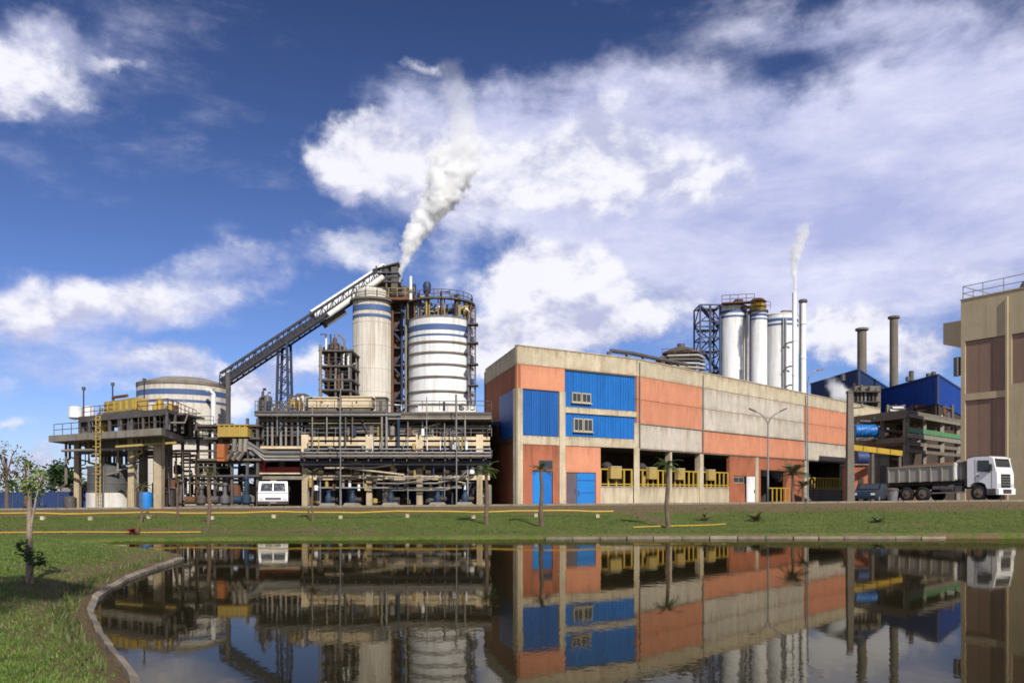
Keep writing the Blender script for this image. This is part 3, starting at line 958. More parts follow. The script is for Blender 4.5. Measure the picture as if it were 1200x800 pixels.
for i, (px, h, w, lb) in enumerate(((206, 1.7, .9, 'dark upright pump set nearest the left platform'), (229, 1.3, 1.0, 'dark pump set with a rusty motor, second from the left'), (256, 1.5, 1.1, 'low dark pump set under the orange cabinet'), (283, 1.9, .8, 'tall blue pump set left of the white lorry'))):
    Dd = 53.9
    x = WX(px, Dd)
    zb = gz(x, Dd)
    pr = thing('pump_set', lb, 'pump', (x, Dd, zb), 'pump sets along the pipe rack')
    obj('plinth', MB().box(x - w * .75, x + w * .75, Dd - .5, Dd + .5, zb - .1, zb + .22), 'concdark', pr)
    obj('motor', MB().tube([(x - w * .6, Dd, zb + .55), (x + w * .05, Dd, zb + .55)], .28, 14), ('steelblue', 'rust', 'steel', 'pump')[i], pr)
    obj('casing', MB().lathe((x + w * .4, Dd, zb + .22), [(.2, 0), (.34, .15), (.34, .5), (.15, .7), (.12, h - .2), (.2, h - .2), (.2, h)], 14), ('steel', 'steel', 'tankgrey', 'pump')[i], pr)

# ------------------------------------------------------------------ conveyor gallery up to the silo head
def lerp3(a, b, t):
    return Vector(a).lerp(Vector(b), t)
cv = thing('conveyor_gallery', 'long dark conveyor gallery climbing from the round tank to the silo top', 'conveyor', W(262, 446, 66))
a, b = W(261, 446, 67), W(452, 320, 73.5)
n = 30
for side in (-.7, .7):
    for dz_ in (-.5, .5):
        obj('chord', MB().bar(a + Vector((0, side, dz_)), b + Vector((0, side, dz_)), .14, .18), 'conveyor', cv)
br = MB()
for i in range(n):
    p0, p1 = lerp3(a, b, i / n), lerp3(a, b, (i + 1) / n)
    for side in (-.7, .7):
        o_ = Vector((0, side, 0))
        s_ = 1 if i % 2 else -1
        br.bar(p0 + o_ + Vector((0, 0, -.42 * s_)), p1 + o_ + Vector((0, 0, .42 * s_)), .07)
        br.bar(p0 + o_ - Vector((0, 0, .42)), p0 + o_ + Vector((0, 0, .42)), .07)
obj('bracing', br, 'conveyor', cv, kind='stuff')
obj('belt_trough', MB().bar(a + Vector((0, 0, -.12)), b + Vector((0, 0, -.12)), 1.15, .72), 'conveyor', cv)
for i in range(n):
    if i < 16:
        p0, p1 = lerp3(a, b, (i + .04) / n), lerp3(a, b, (i + .96) / n)
        obj('roof_sheet', MB().bar(p0 + Vector((0, 0, .64)), p1 + Vector((0, 0, .64)), 1.5, .07), 'conveyor', cv)
    else:
        p0, p1 = lerp3(a, b, (i + .02) / n), lerp3(a, b, (i + .98) / n)
        obj('cover', MB().tube([p0 + Vector((0, -.1, .38)), p1 + Vector((0, -.1, .38))], .55, 12), 'white', cv)
p0, p1 = lerp3(a, b, .62), lerp3(a, b, .97)
obj('return_duct', MB().tube([p0 + Vector((.3, -.95, -.55)), p1 + Vector((.3, -.95, -.35))], .26, 10), 'whitedirty', cv)
obj('walkway', MB().bar(p0 + Vector((0, -.9, -.9)), p1 + Vector((0, -.9, -.85)), .8, .1), 'steel', cv)
obj('hopper', MB().bar(lerp3(a, b, .60) + Vector((0, 0, -.9)), lerp3(a, b, .72) + Vector((0, 0, -.9)), 1.2, .7), 'steel', cv)
x = WX(271.5, 66)
tag(obj('conveyor_post', MB().bar((x, 65.2, gz(x, 66)), (x, 65.2, WZ(436, 65)), .3), 'steel'), 'single steel post holding the foot of the conveyor', 'post')
tr = thing('trestle_tower', 'blue steel trestle tower carrying the conveyor half way up', 'trestle', (WX(333, 69.4), 69.4, gz(-19, 69.4)))
zt = WZ(402, 69.4)
zb = gz(-19, 69.4)
legs = []
for sx in (-1, 1):
    for sy in (-.6, .6):
        p0, p1 = Vector((WX(333, 69.4) + sx * .72, 69.4 + sy, zb)), Vector((WX(333.5, 69.4) + sx * .36, 69.4 + sy, zt))
        obj('leg', MB().bar(p0, p1, .2), 'steelblue', tr)
        legs.append((p0, p1))
for i in range(13):
    for ia, ib in ((0, 2), (1, 3)):
        q0, q1 = lerp3(*legs[ia], i / 13), lerp3(*legs[ib], i / 13)
        obj('rung', MB().bar(q0, q1, .1), 'steelblue', tr)
        q2 = lerp3(*legs[ib], (i + 1) / 13)
        if i < 12:
            obj('brace', MB().bar(q0, q2, .07), 'steelblue', tr)

# ------------------------------------------------------------------ the two silos, their tower and headhouse
s1 = silo('narrow_silo', 'tall narrow cream silo with two blue stripes under the conveyor head', 'silo', WX(436, 71), 71, 1.64, gz(-12, 71), WZ(349, 69.4), 'silo',
          stripes=((WZ(362.5, 69.4), WZ(356, 69.4)), (WZ(370.5, 69.4), WZ(367, 69.4))), roof=1.0, roofmat='silo', seams=9, staves=30,
          rings=((WZ(350, 69.4), WZ(347.5, 69.4), .28),))
obj('cap', MB().lathe((WX(436, 71), 71, WZ(348, 69.4)), [(1.5, 0), (1.5, .62), (1.15, .98), (.2, 1.15)], 40), 'silo', s1)
s2 = silo('banded_silo', 'broad white silo ringed with dark bands, right of the narrow silo', 'silo', WX(516.5, 72), 72, 2.88, gz(-6, 72), WZ(371, 69.2), 'white',
          stripes=((WZ(386, 69.2), WZ(379, 69.2)), (WZ(393, 69.2), WZ(390.5, 69.2))), roof=.5, roofmat='conc', railing=False, ringmat='concdark',
          rings=[(WZ(y_ + 1.1, 69.2), WZ(y_ - 1.1, 69.2), .09) for y_ in (400, 412.5, 426.5, 441, 458, 473.5)])
zt = WZ(371, 69.2)
cx, cy = WX(516.5, 72), 72
top = thing('silo_top_frame', 'cluttered steel frame with pipes standing on the banded silo', 'platform', (cx, cy, zt + .1))
k = 13
for i in range(k):
    an = 2 * math.pi * i / k
    x, y = cx + 2.8 * math.cos(an), cy + 2.8 * math.sin(an)
    obj('post', MB().bar((x, y, zt + .15), (x, y, zt + 1.62), .13), 'rust' if i % 3 else 'paleyellow', top)
ringpts = [(cx + 2.85 * math.cos(2 * math.pi * i / 26), cy + 2.85 * math.sin(2 * math.pi * i / 26), zt + 1.62) for i in range(27)]
mb = MB()
for p_, q_ in zip(ringpts[:-1], ringpts[1:]):
    mb.bar(p_, q_, .5, .14)
obj('ring_beam', mb, 'steel', top)
obj('railing', rail(MB(), ringpts, .75, .03, .5), 'rust', top)
r3 = random.Random(3)
for i in range(26):
    an = r3.uniform(3.3, 6.1)
    x, y = cx + 2.6 * math.cos(an), cy + 2.6 * math.sin(an)
    hh_ = r3.uniform(.5, 2.3)
    obj('pipe', MB().tube([(x, y, zt + .2), (x, y, zt + hh_), (x + r3.uniform(-.8, .8), y + .2, zt + hh_)], r3.uniform(.05, .12), 6), r3.choice(('pipe', 'rust', 'darksteel', 'steelblue', 'paleyellow', 'conc')), top)
for i, (px, mm) in enumerate(((487, 'pipe'), (495, 'galv'), (503, 'steelblue'), (510, 'white'), (517, 'steelblue'), (524, 'pipe'), (531, 'rust'), (539, 'paleyellow'), (545, 'rust'))):
    x = WX(px, 70.5)
    obj('pipe', MB().tube([(x, 70.3, zt + .3), (x, 70.3, zt + .6 + .1 * (i % 4)), (x + .5, 70.5, zt + .9 + .1 * (i % 4)), (x + .5, 71, zt + 1.4)], .1, 7), mm, top)
for i in range(3):
    obj('duct', MB().tube([(cx - 2.4, 70.9 + i * .5, zt + .7 + .25 * i), (cx + 2.3, 70.9 + i * .5, zt + .7 + .25 * i)], .13, 9), ('steelblue', 'pipe', 'steel')[i], top)
x = WX(500, 70.5)
cyc = thing('cyclone_vessel', 'small dark pot standing above the left of the banded silo', 'vessel', (x, 71, zt + 1.6))
obj('pot', MB().lathe((x, 70.8, zt + 1.5), [(.12, 0), (.16, .7), (.32, .95), (.36, 1.6), (.28, 1.85), (.08, 1.95)], 16), 'steelblue', cyc)
obj('stand', MB().box(x - .45, x + .45, 70.5, 71.3, zt + 1.42, zt + 1.56), 'steel', cyc)
for s in (-.3, .3):
    obj('strut', MB().bar((x + s, 70.6, zt + .1), (x + s, 70.6, zt + 1.45), .08), 'steel', cyc)

tw = thing('lift_tower', 'dark steel tower packed between the two silos', 'tower', (WX(468.5, 69), 69, gz(-9.6, 69)))
lattice(tw, WX(459.5, 71.5), WX(477, 71.5), 71.5, 73.3, gz(-9.6, 71.5), WZ(346, 71.5), 12, .13, 'darksteel', 'steelblue', deck=True)
obj('lift_shaft', MB().box(WX(462, 72), WX(468, 72), 72, 73, gz(-9, 72), WZ(345, 72)), 'rust', tw)
for i, px in enumerate((471, 475.5, 460)):
    x = WX(px, 71.2)
    obj('riser', MB().tube([(x, 71.2, 3), (x, 71.2, WZ(352 + 6 * i, 71.2))], .11, 8), ('steelblue', 'pipe', 'rust')[i], tw)
hh = thing('conveyor_headhouse', 'dark open headhouse at the top of the conveyor', 'headhouse', (WX(452, 73), 73, WZ(342, 73)))
x0, x1 = WX(441, 72.6), WX(465, 72.6)
z0, z1 = WZ(340, 72.6), WZ(309, 72.6)
for x in (x0, (x0 + x1) / 2, x1):
    for y in (72.6, 75.0):
        obj('post', MB().bar((x, y, z0), (x, y, z1 - .2), .14), 'steel', hh)
for z in (z0, z0 + .8, z0 + 1.6):
    obj('floor_plate', MB().box(x0 - .2, x1 + .2, 72.4, 75.2, z - .1, z), 'steel', hh)
obj('machine', MB().box(x0 + .3, x1 - .3, 73.0, 74.6, z0 + .8, z0 + 1.5), 'dark', hh)
obj('drive', MB().tube([(x0 + .1, 72.8, z0 + 1.0), (x1 - .3, 72.8, z0 + 1.2)], .3, 10), 'steel', hh)
mb = MB()
mb.add([(x0 - .3, 72.3, z1 - .65), (x1 + .2, 72.3, z1), (x1 + .2, 75.3, z1), (x0 - .3, 75.3, z1 - .65),
        (x0 - .3, 72.3, z1 - .55), (x1 + .2, 72.3, z1 + .1), (x1 + .2, 75.3, z1 + .1), (x0 - .3, 75.3, z1 - .55)],
       [(3, 2, 1, 0), (4, 5, 6, 7), (0, 1, 5, 4), (1, 2, 6, 5), (2, 3, 7, 6), (3, 0, 4, 7)])
obj('roof', mb, 'steel', hh)
obj('railing', rail(MB(), [(x0 - .2, 72.4, z0 + .8), (x1 + .2, 72.4, z0 + .8)], .7, .025, .6), 'steelblue', hh)
obj('side_sheet', MB().box(x1 - .5, x1 + .1, 72.5, 72.58, z0 + .1, z1 - .3), 'steel', hh)
obj('outer_stair', MB().bar((x1 + .1, 72.5, z0), (x1 + 1.6, 72.5, z0 + .2), .6, .1), 'steel', hh)
dk = thing('link_platform', 'rusty service deck joining the silo tops behind the steam stack', 'platform', (WX(470, 68), 68, WZ(350, 68)))
obj('deck', MB().box(WX(446, 70.6), WX(486, 70.6), 70.3, 72.6, WZ(352, 70.6), WZ(349, 70.6)), 'rust', dk)
obj('railing', rail(MB(), [(WX(446, 70.6), 70.35, WZ(349, 70.6)), (WX(486, 70.6), 70.35, WZ(349, 70.6))], .8, .028, .7), 'paleyellow', dk)
for i, (px, h, w) in enumerate(((474, 1.3, .3), (479, 1.0, .35), (485, 1.5, .2))):
    x = WX(px, 71.6)
    obj('vessel', MB().vessel((x, 71.6, WZ(349, 70.6)), w, h, 12), ('steel', 'rust', 'steelblue')[i], dk)
obj('bracket', MB().bar((WX(478, 70.6), 70.7, WZ(352, 70.6)), (WX(478, 70.6), 70.7, WZ(374, 70.6)), .16), 'steel', dk)
x = WX(466.8, 73.8)
tag(obj('steam_stack', MB().tube([(x, 73.8, 4), (x, 73.8, WZ(331, 73.8))], .17, 12), 'conc'), 'thin pale stack between the silos with thick steam rising from it', 'stack')
x = WX(481, 68)
st = thing('vent_stack', 'short white vent pipe right of the steaming stack', 'stack', (x, 68.2, WZ(349, 67.5)))
obj('pipe', MB().tube([(x, 68.2, WZ(349, 67.5)), (x, 68.2, WZ(323, 68))], .13, 12), 'white', st)
obj('flange', MB().tube([(x, 68.2, WZ(342, 68)), (x, 68.2, WZ(339, 68))], .22, 12), 'conc', st)
la = thing('ladder_cage', 'rusty ladder run with landings up the right side of the banded silo', 'ladder', (WX(553, 69), 69, gz(-3.4, 69)))
for px in (551, 556.5):
    obj('stile', MB().bar((WX(px, 69), 69.6, gz(-3.4, 69)), (WX(px, 69), 69.6, WZ(357, 69)), .13), 'rust' if px < 553 else 'steel', la)
for i in range(24):
    z = WZ(358 + i * 5, 69)
    obj('rung', MB().bar((WX(551, 69), 69.6, z), (WX(556.5, 69), 69.6, z), .05), 'steel', la)
for y_ in (378, 400, 425, 450):
    obj('landing', MB().box(WX(547.5, 69), WX(560, 69), 69.1, 70.2, WZ(y_ + 1.3, 69), WZ(y_, 69)), 'steel', la)
    obj('bracket', MB().vessel((WX(553, 69), 69.3, WZ(y_, 69)), .16, .5, 8), 'steelblue', la)
obj('pipe', MB().tube([(WX(549, 69), 70.2, 5), (WX(549, 69), 70.2, WZ(362, 69)), (WX(545, 69), 70.6, WZ(356, 69))], .11, 8), 'white', la)

# ------------------------------------------------------------------ evaporator tower behind the deck
ev = thing('evaporator_tower', 'dark stepped tower with a pointed top left of the narrow silo', 'tower', (WX(393, 66), 66, gz(-14.5, 66)))
x0, x1 = WX(376, 65), WX(411, 65)
for (x, y) in ((x0, 65), (x1, 65), (x0, 68), (x1, 68), ((x0 + x1) / 2, 65)):
    obj('post', MB().bar((x, y, gz(-14.5, 66)), (x, y, WZ(409, 65)), .16), 'steel', ev)
for y_ in (410, 428, 444, 456):
    obj('floor_plate', MB().box(x0 - .15, x1 + .15, 64.8, 68.2, WZ(y_ + 2, 65), WZ(y_, 65)), 'steel', ev)
    if y_ > 410:
        obj('railing', rail(MB(), [(x0, 64.85, WZ(y_, 65)), (x1, 64.85, WZ(y_, 65))], .6, .022, .6), 'steel', ev)
    r3 = random.Random(int(y_))
    for k in range(6):
        xx = r3.uniform(x0 + .1, x1 - .1)
        obj('pipe', MB().tube([(xx, 64.9, WZ(y_, 65)), (xx, 64.9, WZ(y_, 65) + r3.uniform(.4, 1.3)), (xx + r3.uniform(-.5, .5), 65.2, WZ(y_, 65) + 1.3)], r3.uniform(.04, .1), 6), r3.choice(('pipe', 'white', 'rust', 'steel', 'darksteel')), ev)
for i, (px, y0, y1, w, mm) in enumerate(((383, 411, 427, 7, 'tankgrey'), (392, 410, 427, 8, 'steel'), (401, 412, 427, 4, 'white'), (408, 412, 428, 4, 'white'), (385, 429, 443, 9, 'rust'), (397, 430, 443, 10, 'concdark'), (384, 445, 456, 8, 'dark'), (396, 447, 456, 7, 'cream'), (405, 431, 456, 5, 'steelblue'))):
    obj('vessel', MB().vessel((WX(px, 66), 66, WZ(y1, 66)), w / 2 * 66 / K, WZ(y0, 66) - WZ(y1, 66), 14), mm, ev)
obj('cone', MB().lathe((WX(392.5, 66.3), 66.3, WZ(410, 66)), [(1.0, 0), (1.0, .18), (.45, .5), (.2, .7), (.18, 1.0), (.05, 1.1)], 18), 'steel', ev)
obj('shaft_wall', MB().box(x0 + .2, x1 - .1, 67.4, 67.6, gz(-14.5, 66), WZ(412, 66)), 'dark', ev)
x = WX(375.5, 64.5)
tag(obj('tall_pipe', MB().tube([(x, 64.5, gz(x, 64)), (x, 64.5, WZ(404, 64.5))], .12, 10), 'pipe'), 'tall plain pipe standing at the left edge of the pointed tower', 'pipe')

# ------------------------------------------------------------------ main process building
DF = 56.0
pb_ = thing('process_building', 'long open concrete process building with stacked decks of pipes', 'building', (WX(460, DF), DF + 4, gz(-8, DF)))
zb = gz(-8, DF) - .1
for px in (357, 432.5, 491.5, 562):
    x = WX(px, DF)
    obj('column', MB().box(x - .2, x + .2, DF + .02, DF + .5, zb, WZ(530, DF)), 'column', pb_)
    obj('column_head', MB().box(x - .24, x + .24, DF, DF + .5, WZ(529.9, DF), WZ(509, DF)), 'beam', pb_)
    obj('column', MB().box(x - .22, x + .22, DF + 5, DF + 5.5, zb, WZ(492, DF)), 'concdark', pb_)
for px in (330, 394, 462, 527):
    x = WX(px, DF + 3)
    obj('column', MB().box(x - .2, x + .2, DF + 3, DF + 3.4, zb, WZ(492, DF)), 'concdark', pb_)
spans = ((359.2, 430), (435.2, 489), (494.2, 559.5), (564.6, 574))
for (x0, x1) in spans:
    obj('beam', MB().px(x0, x1, 511.5, 515.3, DF + .06, .35), 'beam', pb_)
    obj('beam', MB().px(x0, x1, 517.6, 522, DF + .04, .4), 'beam', pb_)
    obj('beam', MB().px(x0, x1, 556.5, 562, DF + .08, .35), 'beam', pb_)
    obj('beam', MB().px(x0, x1, 548.6, 551, DF + .5, .3), 'rust', pb_)
    obj('deck', MB().px(x0, x1, 522.3, 525, DF + .5, 7), 'concdark', pb_)
    obj('deck', MB().px(x0, x1, 553, 556, DF + .5, 7), 'concdark', pb_)
obj('pipe_deck', MB().px(352, 576, 529, 536.5, DF - 1.1, 1.0), 'steel', pb_)
for px in range(356, 574, 15):
    obj('bracket', MB().px(px, px + 1.3, 527, 540, DF - 1.2, 1.3), 'steel', pb_)
obj('top_deck', MB().px(298, 454.5, 483.5, 487.5, DF - .3, 8.2), 'concdark', pb_)
obj('top_deck', MB().px(455, 576, 485.5, 491, DF - .34, 8.2), 'concdark', pb_)
for (x0, x1) in ((298, 352), (353, 404), (405, 454.5)):
    obj('top_deck_edge', MB().px(x0, x1, 481, 483.3, DF - .36, .2), 'steel', pb_)
obj('top_deck_edge', MB().px(455, 576, 482.8, 485.3, DF - .4, .2), 'steel', pb_)
obj('mid_beam', MB().px(300, 576, 490.5, 493.5, DF + .2, .3), 'concdark', pb_)
obj('back_wall', MB().px(300, 576, 490, 594, DF + 7.6, .3), 'concdark', pb_)
for i, (x0, x1) in enumerate(((300, 372), (372, 455), (455, 576))):
    obj('railing', rail(MB(), [(WX(x0, DF), DF - .2, WZ(480.5, DF)), (WX(x1, DF), DF - .2, WZ(480.5, DF))], .62, .024, 1.3), 'steel', pb_)
    obj('railing', rail(MB(), [(WX(max(x0, 357), DF), DF + .1, WZ(511, DF)), (WX(x1, DF), DF + .1, WZ(511, DF))], .55, .02, 1.4), 'galv', pb_)
r2 = random.Random(11)
# horizontal pipe runs along the front, at the levels they show
for (y_, mm, rr, x0, x1, dd) in ((540, 'steelblue', .11, 352, 575, -.7), (543.5, 'pipe', .09, 352, 575, -.5), (546.5, 'steelblue', .10, 356, 572, -.2), (526, 'galv', .06, 356, 575, -.6), (571.3, 'galv', .06, 368, 541, -.3),
                                (565, 'rust', .06, 360, 560, .6), (499, 'pipe', .07, 356, 575, .6), (503.5, 'steel', .09, 305, 575, 1.2), (507, 'galv', .05, 340, 480, .5), (495.5, 'steelblue', .06, 300, 575, .9), (486, 'galv', .07, 300, 470, -.55),
                                (490.5, 'pipe', .05, 455, 575, -.5), (534, 'pipe', .07, 354, 575, -1.35), (530, 'galv', .05, 354, 575, -1.3)):
    obj('pipe', MB().tube([W(x0, y_, DF + dd), W(x1, y_, DF + dd)], rr, 8), mm, pb_)
for px, ya, yb2, mm, rr in ((398.5, 462, 590, 'galv', .045), (405, 478, 528, 'steel', .05), (447.5, 487, 530, 'pipe', .08), (453, 484, 535, 'galv', .09), (467, 486, 524, 'pump', .10), (413, 486, 512, 'steel', .06), (478, 494, 590, 'galv', .035), (521, 496, 590, 'galv', .035), (366, 476, 528, 'pipe', .05), (383, 484, 512, 'pipe', .05), (500, 465, 528, 'galv', .035), (534, 462, 510, 'steel', .04), (508, 530, 560, 'steelblue', .06), (545, 486, 530, 'pipe', .06), (426, 525, 572, 'pipe', .05), (548, 530, 590, 'galv', .07)):
    x = WX(px, DF - .45)
    obj('riser', MB().tube([(x, DF - .45, WZ(ya, DF - .45)), (x, DF - .45, WZ(yb2, DF - .45))], rr, 7), mm, pb_)
for i in range(110):                                       # plant inside each storey
    lev = i % 4
    y0, y1 = ((491, 511), (491, 511), (526, 553), (563, 592))[lev]
    px = r2.uniform(303 if lev < 2 else 360, 572)
    Dd = DF + r2.uniform(1.2, 5.5)
    x = WX(px, Dd)
    h0_, h1_ = WZ(y1, DF), WZ(y0, DF)
    mm = r2.choice(('steel', 'pipe', 'cream', 'steelblue', 'galv', 'conc', 'paleyellow', 'tankgrey', 'conc', 'rust'))
    if r2.random() < .5:
        obj('vessel', MB().vessel((x, Dd, h0_), r2.uniform(.25, .55), (h1_ - h0_) * r2.uniform(.35, .9), 12), mm, pb_)
    else:
        s = r2.uniform(-1.4, 1.4)
        hm = h0_ + (h1_ - h0_) * r2.uniform(.3, .9)
        obj('pipe', MB().tube([(x, Dd, h0_), (x, Dd, hm), (x + s, Dd - .1, hm), (x + s, Dd - .1, h1_)], r2.uniform(.05, .12), 7), mm, pb_)
for i in range(36):                                       # thin steel: posts, ties and cross braces over the front
    px = r2.uniform(302, 574)
    ya, yb2 = r2.choice(((484, 511), (484, 511), (524, 556), (536, 556), (556, 591)))
    if px < 358 and ya > 500:
        continue
    dd = r2.uniform(-.4, .9)
    mm = r2.choice(('darksteel', 'steel', 'rust', 'galv', 'steelblue'))
    if i % 3:
        obj('post', MB().bar(W(px, yb2, DF + dd), W(px, ya, DF + dd), r2.uniform(.05, .1)), mm, pb_)
    else:
        obj('brace', MB().bar(W(px, yb2, DF + dd), W(px + r2.choice((-12, 12)), ya, DF + dd), .07), mm, pb_)
for i in range(26):
    px = r2.uniform(358, 468)
    y_ = r2.choice((531, 533, 539, 542, 544.5, 548, 558, 560, 566, 574, 496, 501, 505))
    mm = r2.choice(('pipe', 'galv', 'rust', 'steelblue', 'darksteel', 'conc', 'cream'))
    dd = r2.uniform(-.9, -.1) if y_ > 525 else r2.uniform(.1, .8)
    obj('pipe', MB().tube([W(px, y_, DF + dd), W(px + r2.uniform(18, 90), y_, DF + dd), W(px + r2.uniform(91, 94), y_ + r2.choice((-9, 8)), DF + dd)], r2.uniform(.03, .07), 6), mm, pb_)
for i in range(24):                                       # rows of machines in the dark of the ground floor
    px = 364 + i * 8.4
    Dd = DF + 1.4 + (i % 3) * .8
    x = WX(px, Dd)
    obj('machine', MB().box(x - .22, x + .22, Dd, Dd + .5, zb, zb + r2.uniform(.6, 1.3)), r2.choice(('navy', 'steelblue', 'darksteel', 'rust', 'pump')), pb_)
for i in range(22):                                       # valves and fittings in front of the decks
    px = 362 + i * 9.6 + r2.uniform(-2, 2)
    x = WX(px, DF - .3)
    z = WZ(r2.choice((556, 566, 570, 546)), DF)
    obj('valve', MB().vessel((x, DF - .25, z - .3), r2.uniform(.08, .16), r2.uniform(.4, .7), 9), r2.choice(('paleyellow', 'steel', 'rust', 'pipe', 'pump', 'white')), pb_)
for i in range(70):                                       # small fittings, valves and stub pipes standing on every deck edge
    ye = r2.choice((480.8, 480.8, 511, 511, 528, 528, 556, 590))
    px = r2.uniform(302 if ye < 500 else 358, 572)
    dd = r2.uniform(-.25, .5) if ye != 528 else -.9
    x = WX(px, DF + dd)
    z = WZ(ye, DF)
    mm = r2.choice(('paleyellow', 'steel', 'rust', 'pipe', 'steelblue', 'white', 'darksteel', 'galv', 'concdark'))
    if r2.random() < .5:
        hh_ = r2.uniform(.3, .9)
        obj('stub_pipe', MB().tube([(x, DF + dd, z), (x, DF + dd, z + hh_), (x + r2.uniform(-.5, .5), DF + dd, z + hh_ + .05)], r2.uniform(.03, .07), 6), mm, pb_)
    else:
        obj('fitting', MB().vessel((x, DF + dd, z), r2.uniform(.08, .22), r2.uniform(.25, .75), 9), mm, pb_)
for i in range(9):                                        # hanging lamps or motors under the middle beam
    px = 376 + i * 21
    obj('motor', MB().tube([W(px - 3, 553.5, DF - .35), W(px + 3, 553.5, DF - .35)], .17, 10), 'dark', pb_)
for (x0, x1, y0, y1, lb) in ((468, 491, 500.5, 508.5, 'low white cabinet on the open deck, left of two'), (523, 543, 499, 510.5, 'taller white cabinet on the open deck, right of two')):
    q = thing('white_cabinet', lb, 'cabinet', W((x0 + x1) / 2, 511, DF + .8), 'white cabinets on the deck')
    obj('body', MB().px(x0, x1, y0, y1, DF + .75, .8), 'white', q)
    for i in range(3):
        w_ = (x1 - x0) / 3
        obj('door', MB().px(x0 + i * w_ + .5, x0 + (i + 1) * w_ - .5, y0 + 1, y1 - 1, DF + .71, .04), 'white', q)
# left wing of the building: pipe bank, bay for the lorry
wing = thing('pipe_bay', 'left bay of the works with bent pipes above the parked white lorry', 'pipe bay', (WX(325, DF), DF + 2, zb))
obj('lintel', MB().px(300, 355, 557.5, 561.5, DF - .02, .5), 'conc', wing)
obj('red_panel', MB().px(312, 352, 547, 553.5, DF + .3, .1), 'red', wing)
obj('red_panel', MB().px(301, 311, 541, 557, DF + .2, .1), 'red', wing)
obj('side_post', MB().px(300, 304, 536, 592, DF, .4), 'concdark', wing)
obj('floor_beam', MB().px(303, 354, 522.5, 525.5, DF + .1, 5), 'beam', wing)
obj('ledge', MB().px(300, 352, 553.6, 555.2, DF - .1, .5), 'beam', wing)
for k_, y_ in enumerate((530.5, 535, 538.5)):
    obj('bent_pipe', MB().tube([W(270, y_ - 18, DF - .8), W(290 + 3 * k_, y_ - 12, DF - .8), W(310, y_, DF - .8), W(352, y_, DF - .8)], (.15, .11, .09)[k_], 9), ('tankgrey', 'pipe', 'galv')[k_], wing)
for i, px in enumerate((303, 308, 313.5, 319, 324, 329, 335, 342, 349)):
    yt = (468, 456, 460, 474, 471, 478, 476, 482, 484)[i]
    yb2 = 522
    obj('riser', MB().tube([W(px, yb2, DF + .3), W(px, yt + 3, DF + .3), W(px + 1.2, yt, DF + .35), W(px + 3, yt, DF + .5)], .1 if i % 2 else .075, 8), ('pipe', 'steel', 'galv')[i % 3], wing)
obj('column_vessel', MB().vessel((WX(312, DF + 2), DF + 2, WZ(520, DF)), .42, WZ(459, DF) - WZ(520, DF), 18), 'tankgrey', wing)
obj('column_vessel', MB().vessel((WX(323, DF + 3), DF + 3, WZ(520, DF)), .36, WZ(472, DF) - WZ(520, DF), 18), 'steel', wing)
for px in (304, 330, 350):
    obj('post', MB().bar(W(px, 525, DF + .5), W(px, 470 if px < 340 else 484, DF + .5), .14), 'steel', wing)
for y_ in (486, 498, 509):
    obj('platform', MB().px(299, 352, y_, y_ + 1.6, DF + .3, 3.5), 'steel', wing)
    obj('railing', rail(MB(), [(WX(300, DF), DF + .3, WZ(y_, DF)), (WX(352, DF), DF + .3, WZ(y_, DF))], .5, .02, 1), 'galv', wing)
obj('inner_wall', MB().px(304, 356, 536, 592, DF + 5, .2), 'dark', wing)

# tanks and plinths on the roof deck
for (x0, x1, y0, y1, lb) in ((359, 395, 466, 477, 'cream flat tank on the roof deck, below the pointed tower'), (400.5, 435, 465, 477, 'cream flat tank on the roof deck, under the narrow silo')):
    q = thing('roof_tank', lb, 'tank', W((x0 + x1) / 2, 480, DF + 1.5), 'cream tanks on the roof deck')
    obj('body', MB().px(x0, x1, y0, y1, DF + 1.2, 1.6), 'beam', q)
    obj('rim', MB().px(x0 - .6, x1 + .6, y0 - 1.2, y0 - .1, DF + 1.1, 1.8), 'beam', q)
    obj('foot', MB().px(x0 + 1, x1 - 1, y1 + .1, 481, DF + 1.3, 1.4), 'concdark', q)
    obj('bolt_plate', MB().px((x0 + x1) / 2 - .8, (x0 + x1) / 2 + .8, 470, 472, DF + 1.16, .06), 'rust', q)
q = thing('silo_plinth', 'long white rust-stained plinth at the foot of the banded silo', 'plinth', W(523, 484, DF + 3))
for i in range(4):
    obj('panel', MB().px(490 + i * 17, 506.6 + i * 17, 475 + .4 * (i % 2), 482.5, DF + 3, 1.5), mat('rust_stained_white_%s' % 'abcd'[i], (.68, .66, .62), .6, spots=.75, dirt=S(160, 96, 50)) if i in (1,) else 'whitedirty', q)
obj('base', MB().px(488, 560, 482.8, 486, DF + 2.8, 2), 'conc', q)
for (px, y0, y1, w, mm, lb) in ((446, 466, 480, 12, 'conc', 'small concrete hut on the roof deck between the silos'), (352, 462, 478, 8, 'whitedirty', 'small white cabinet on the deck left of the pointed tower')):
    q = thing('roof_hut', lb, 'hut', W(px, 481, DF + 2))
    obj('wall', MB().px(px - w / 2, px + w / 2, y0, 481, DF + 1.6, 1.2), mm, q)
    obj('roof', MB().px(px - w / 2 - .8, px + w / 2 + .8, y0 - 1.4, y0 - .1, DF + 1.5, 1.4), 'concdark', q)
    obj('door', MB().px(px - 1.6, px + 1.8, y0 + 4, 480.6, DF + 1.55, .05), 'steel', q)
q = thing('dosing_skid', 'yellow and rusty dosing frame at the left end of the roof deck', 'machine', W(345, 480, DF + 1))
for i in range(4):
    obj('post', MB().bar(W(339 + i * 4, 481, DF + 1), W(339 + i * 4, 462 + 3 * (i % 2), DF + 1), .09), 'paleyellow' if i % 2 else 'steel', q)
obj('pot', MB().vessel(W(344, 480, DF + 1.4), .35, .8, 12), 'yellow', q)
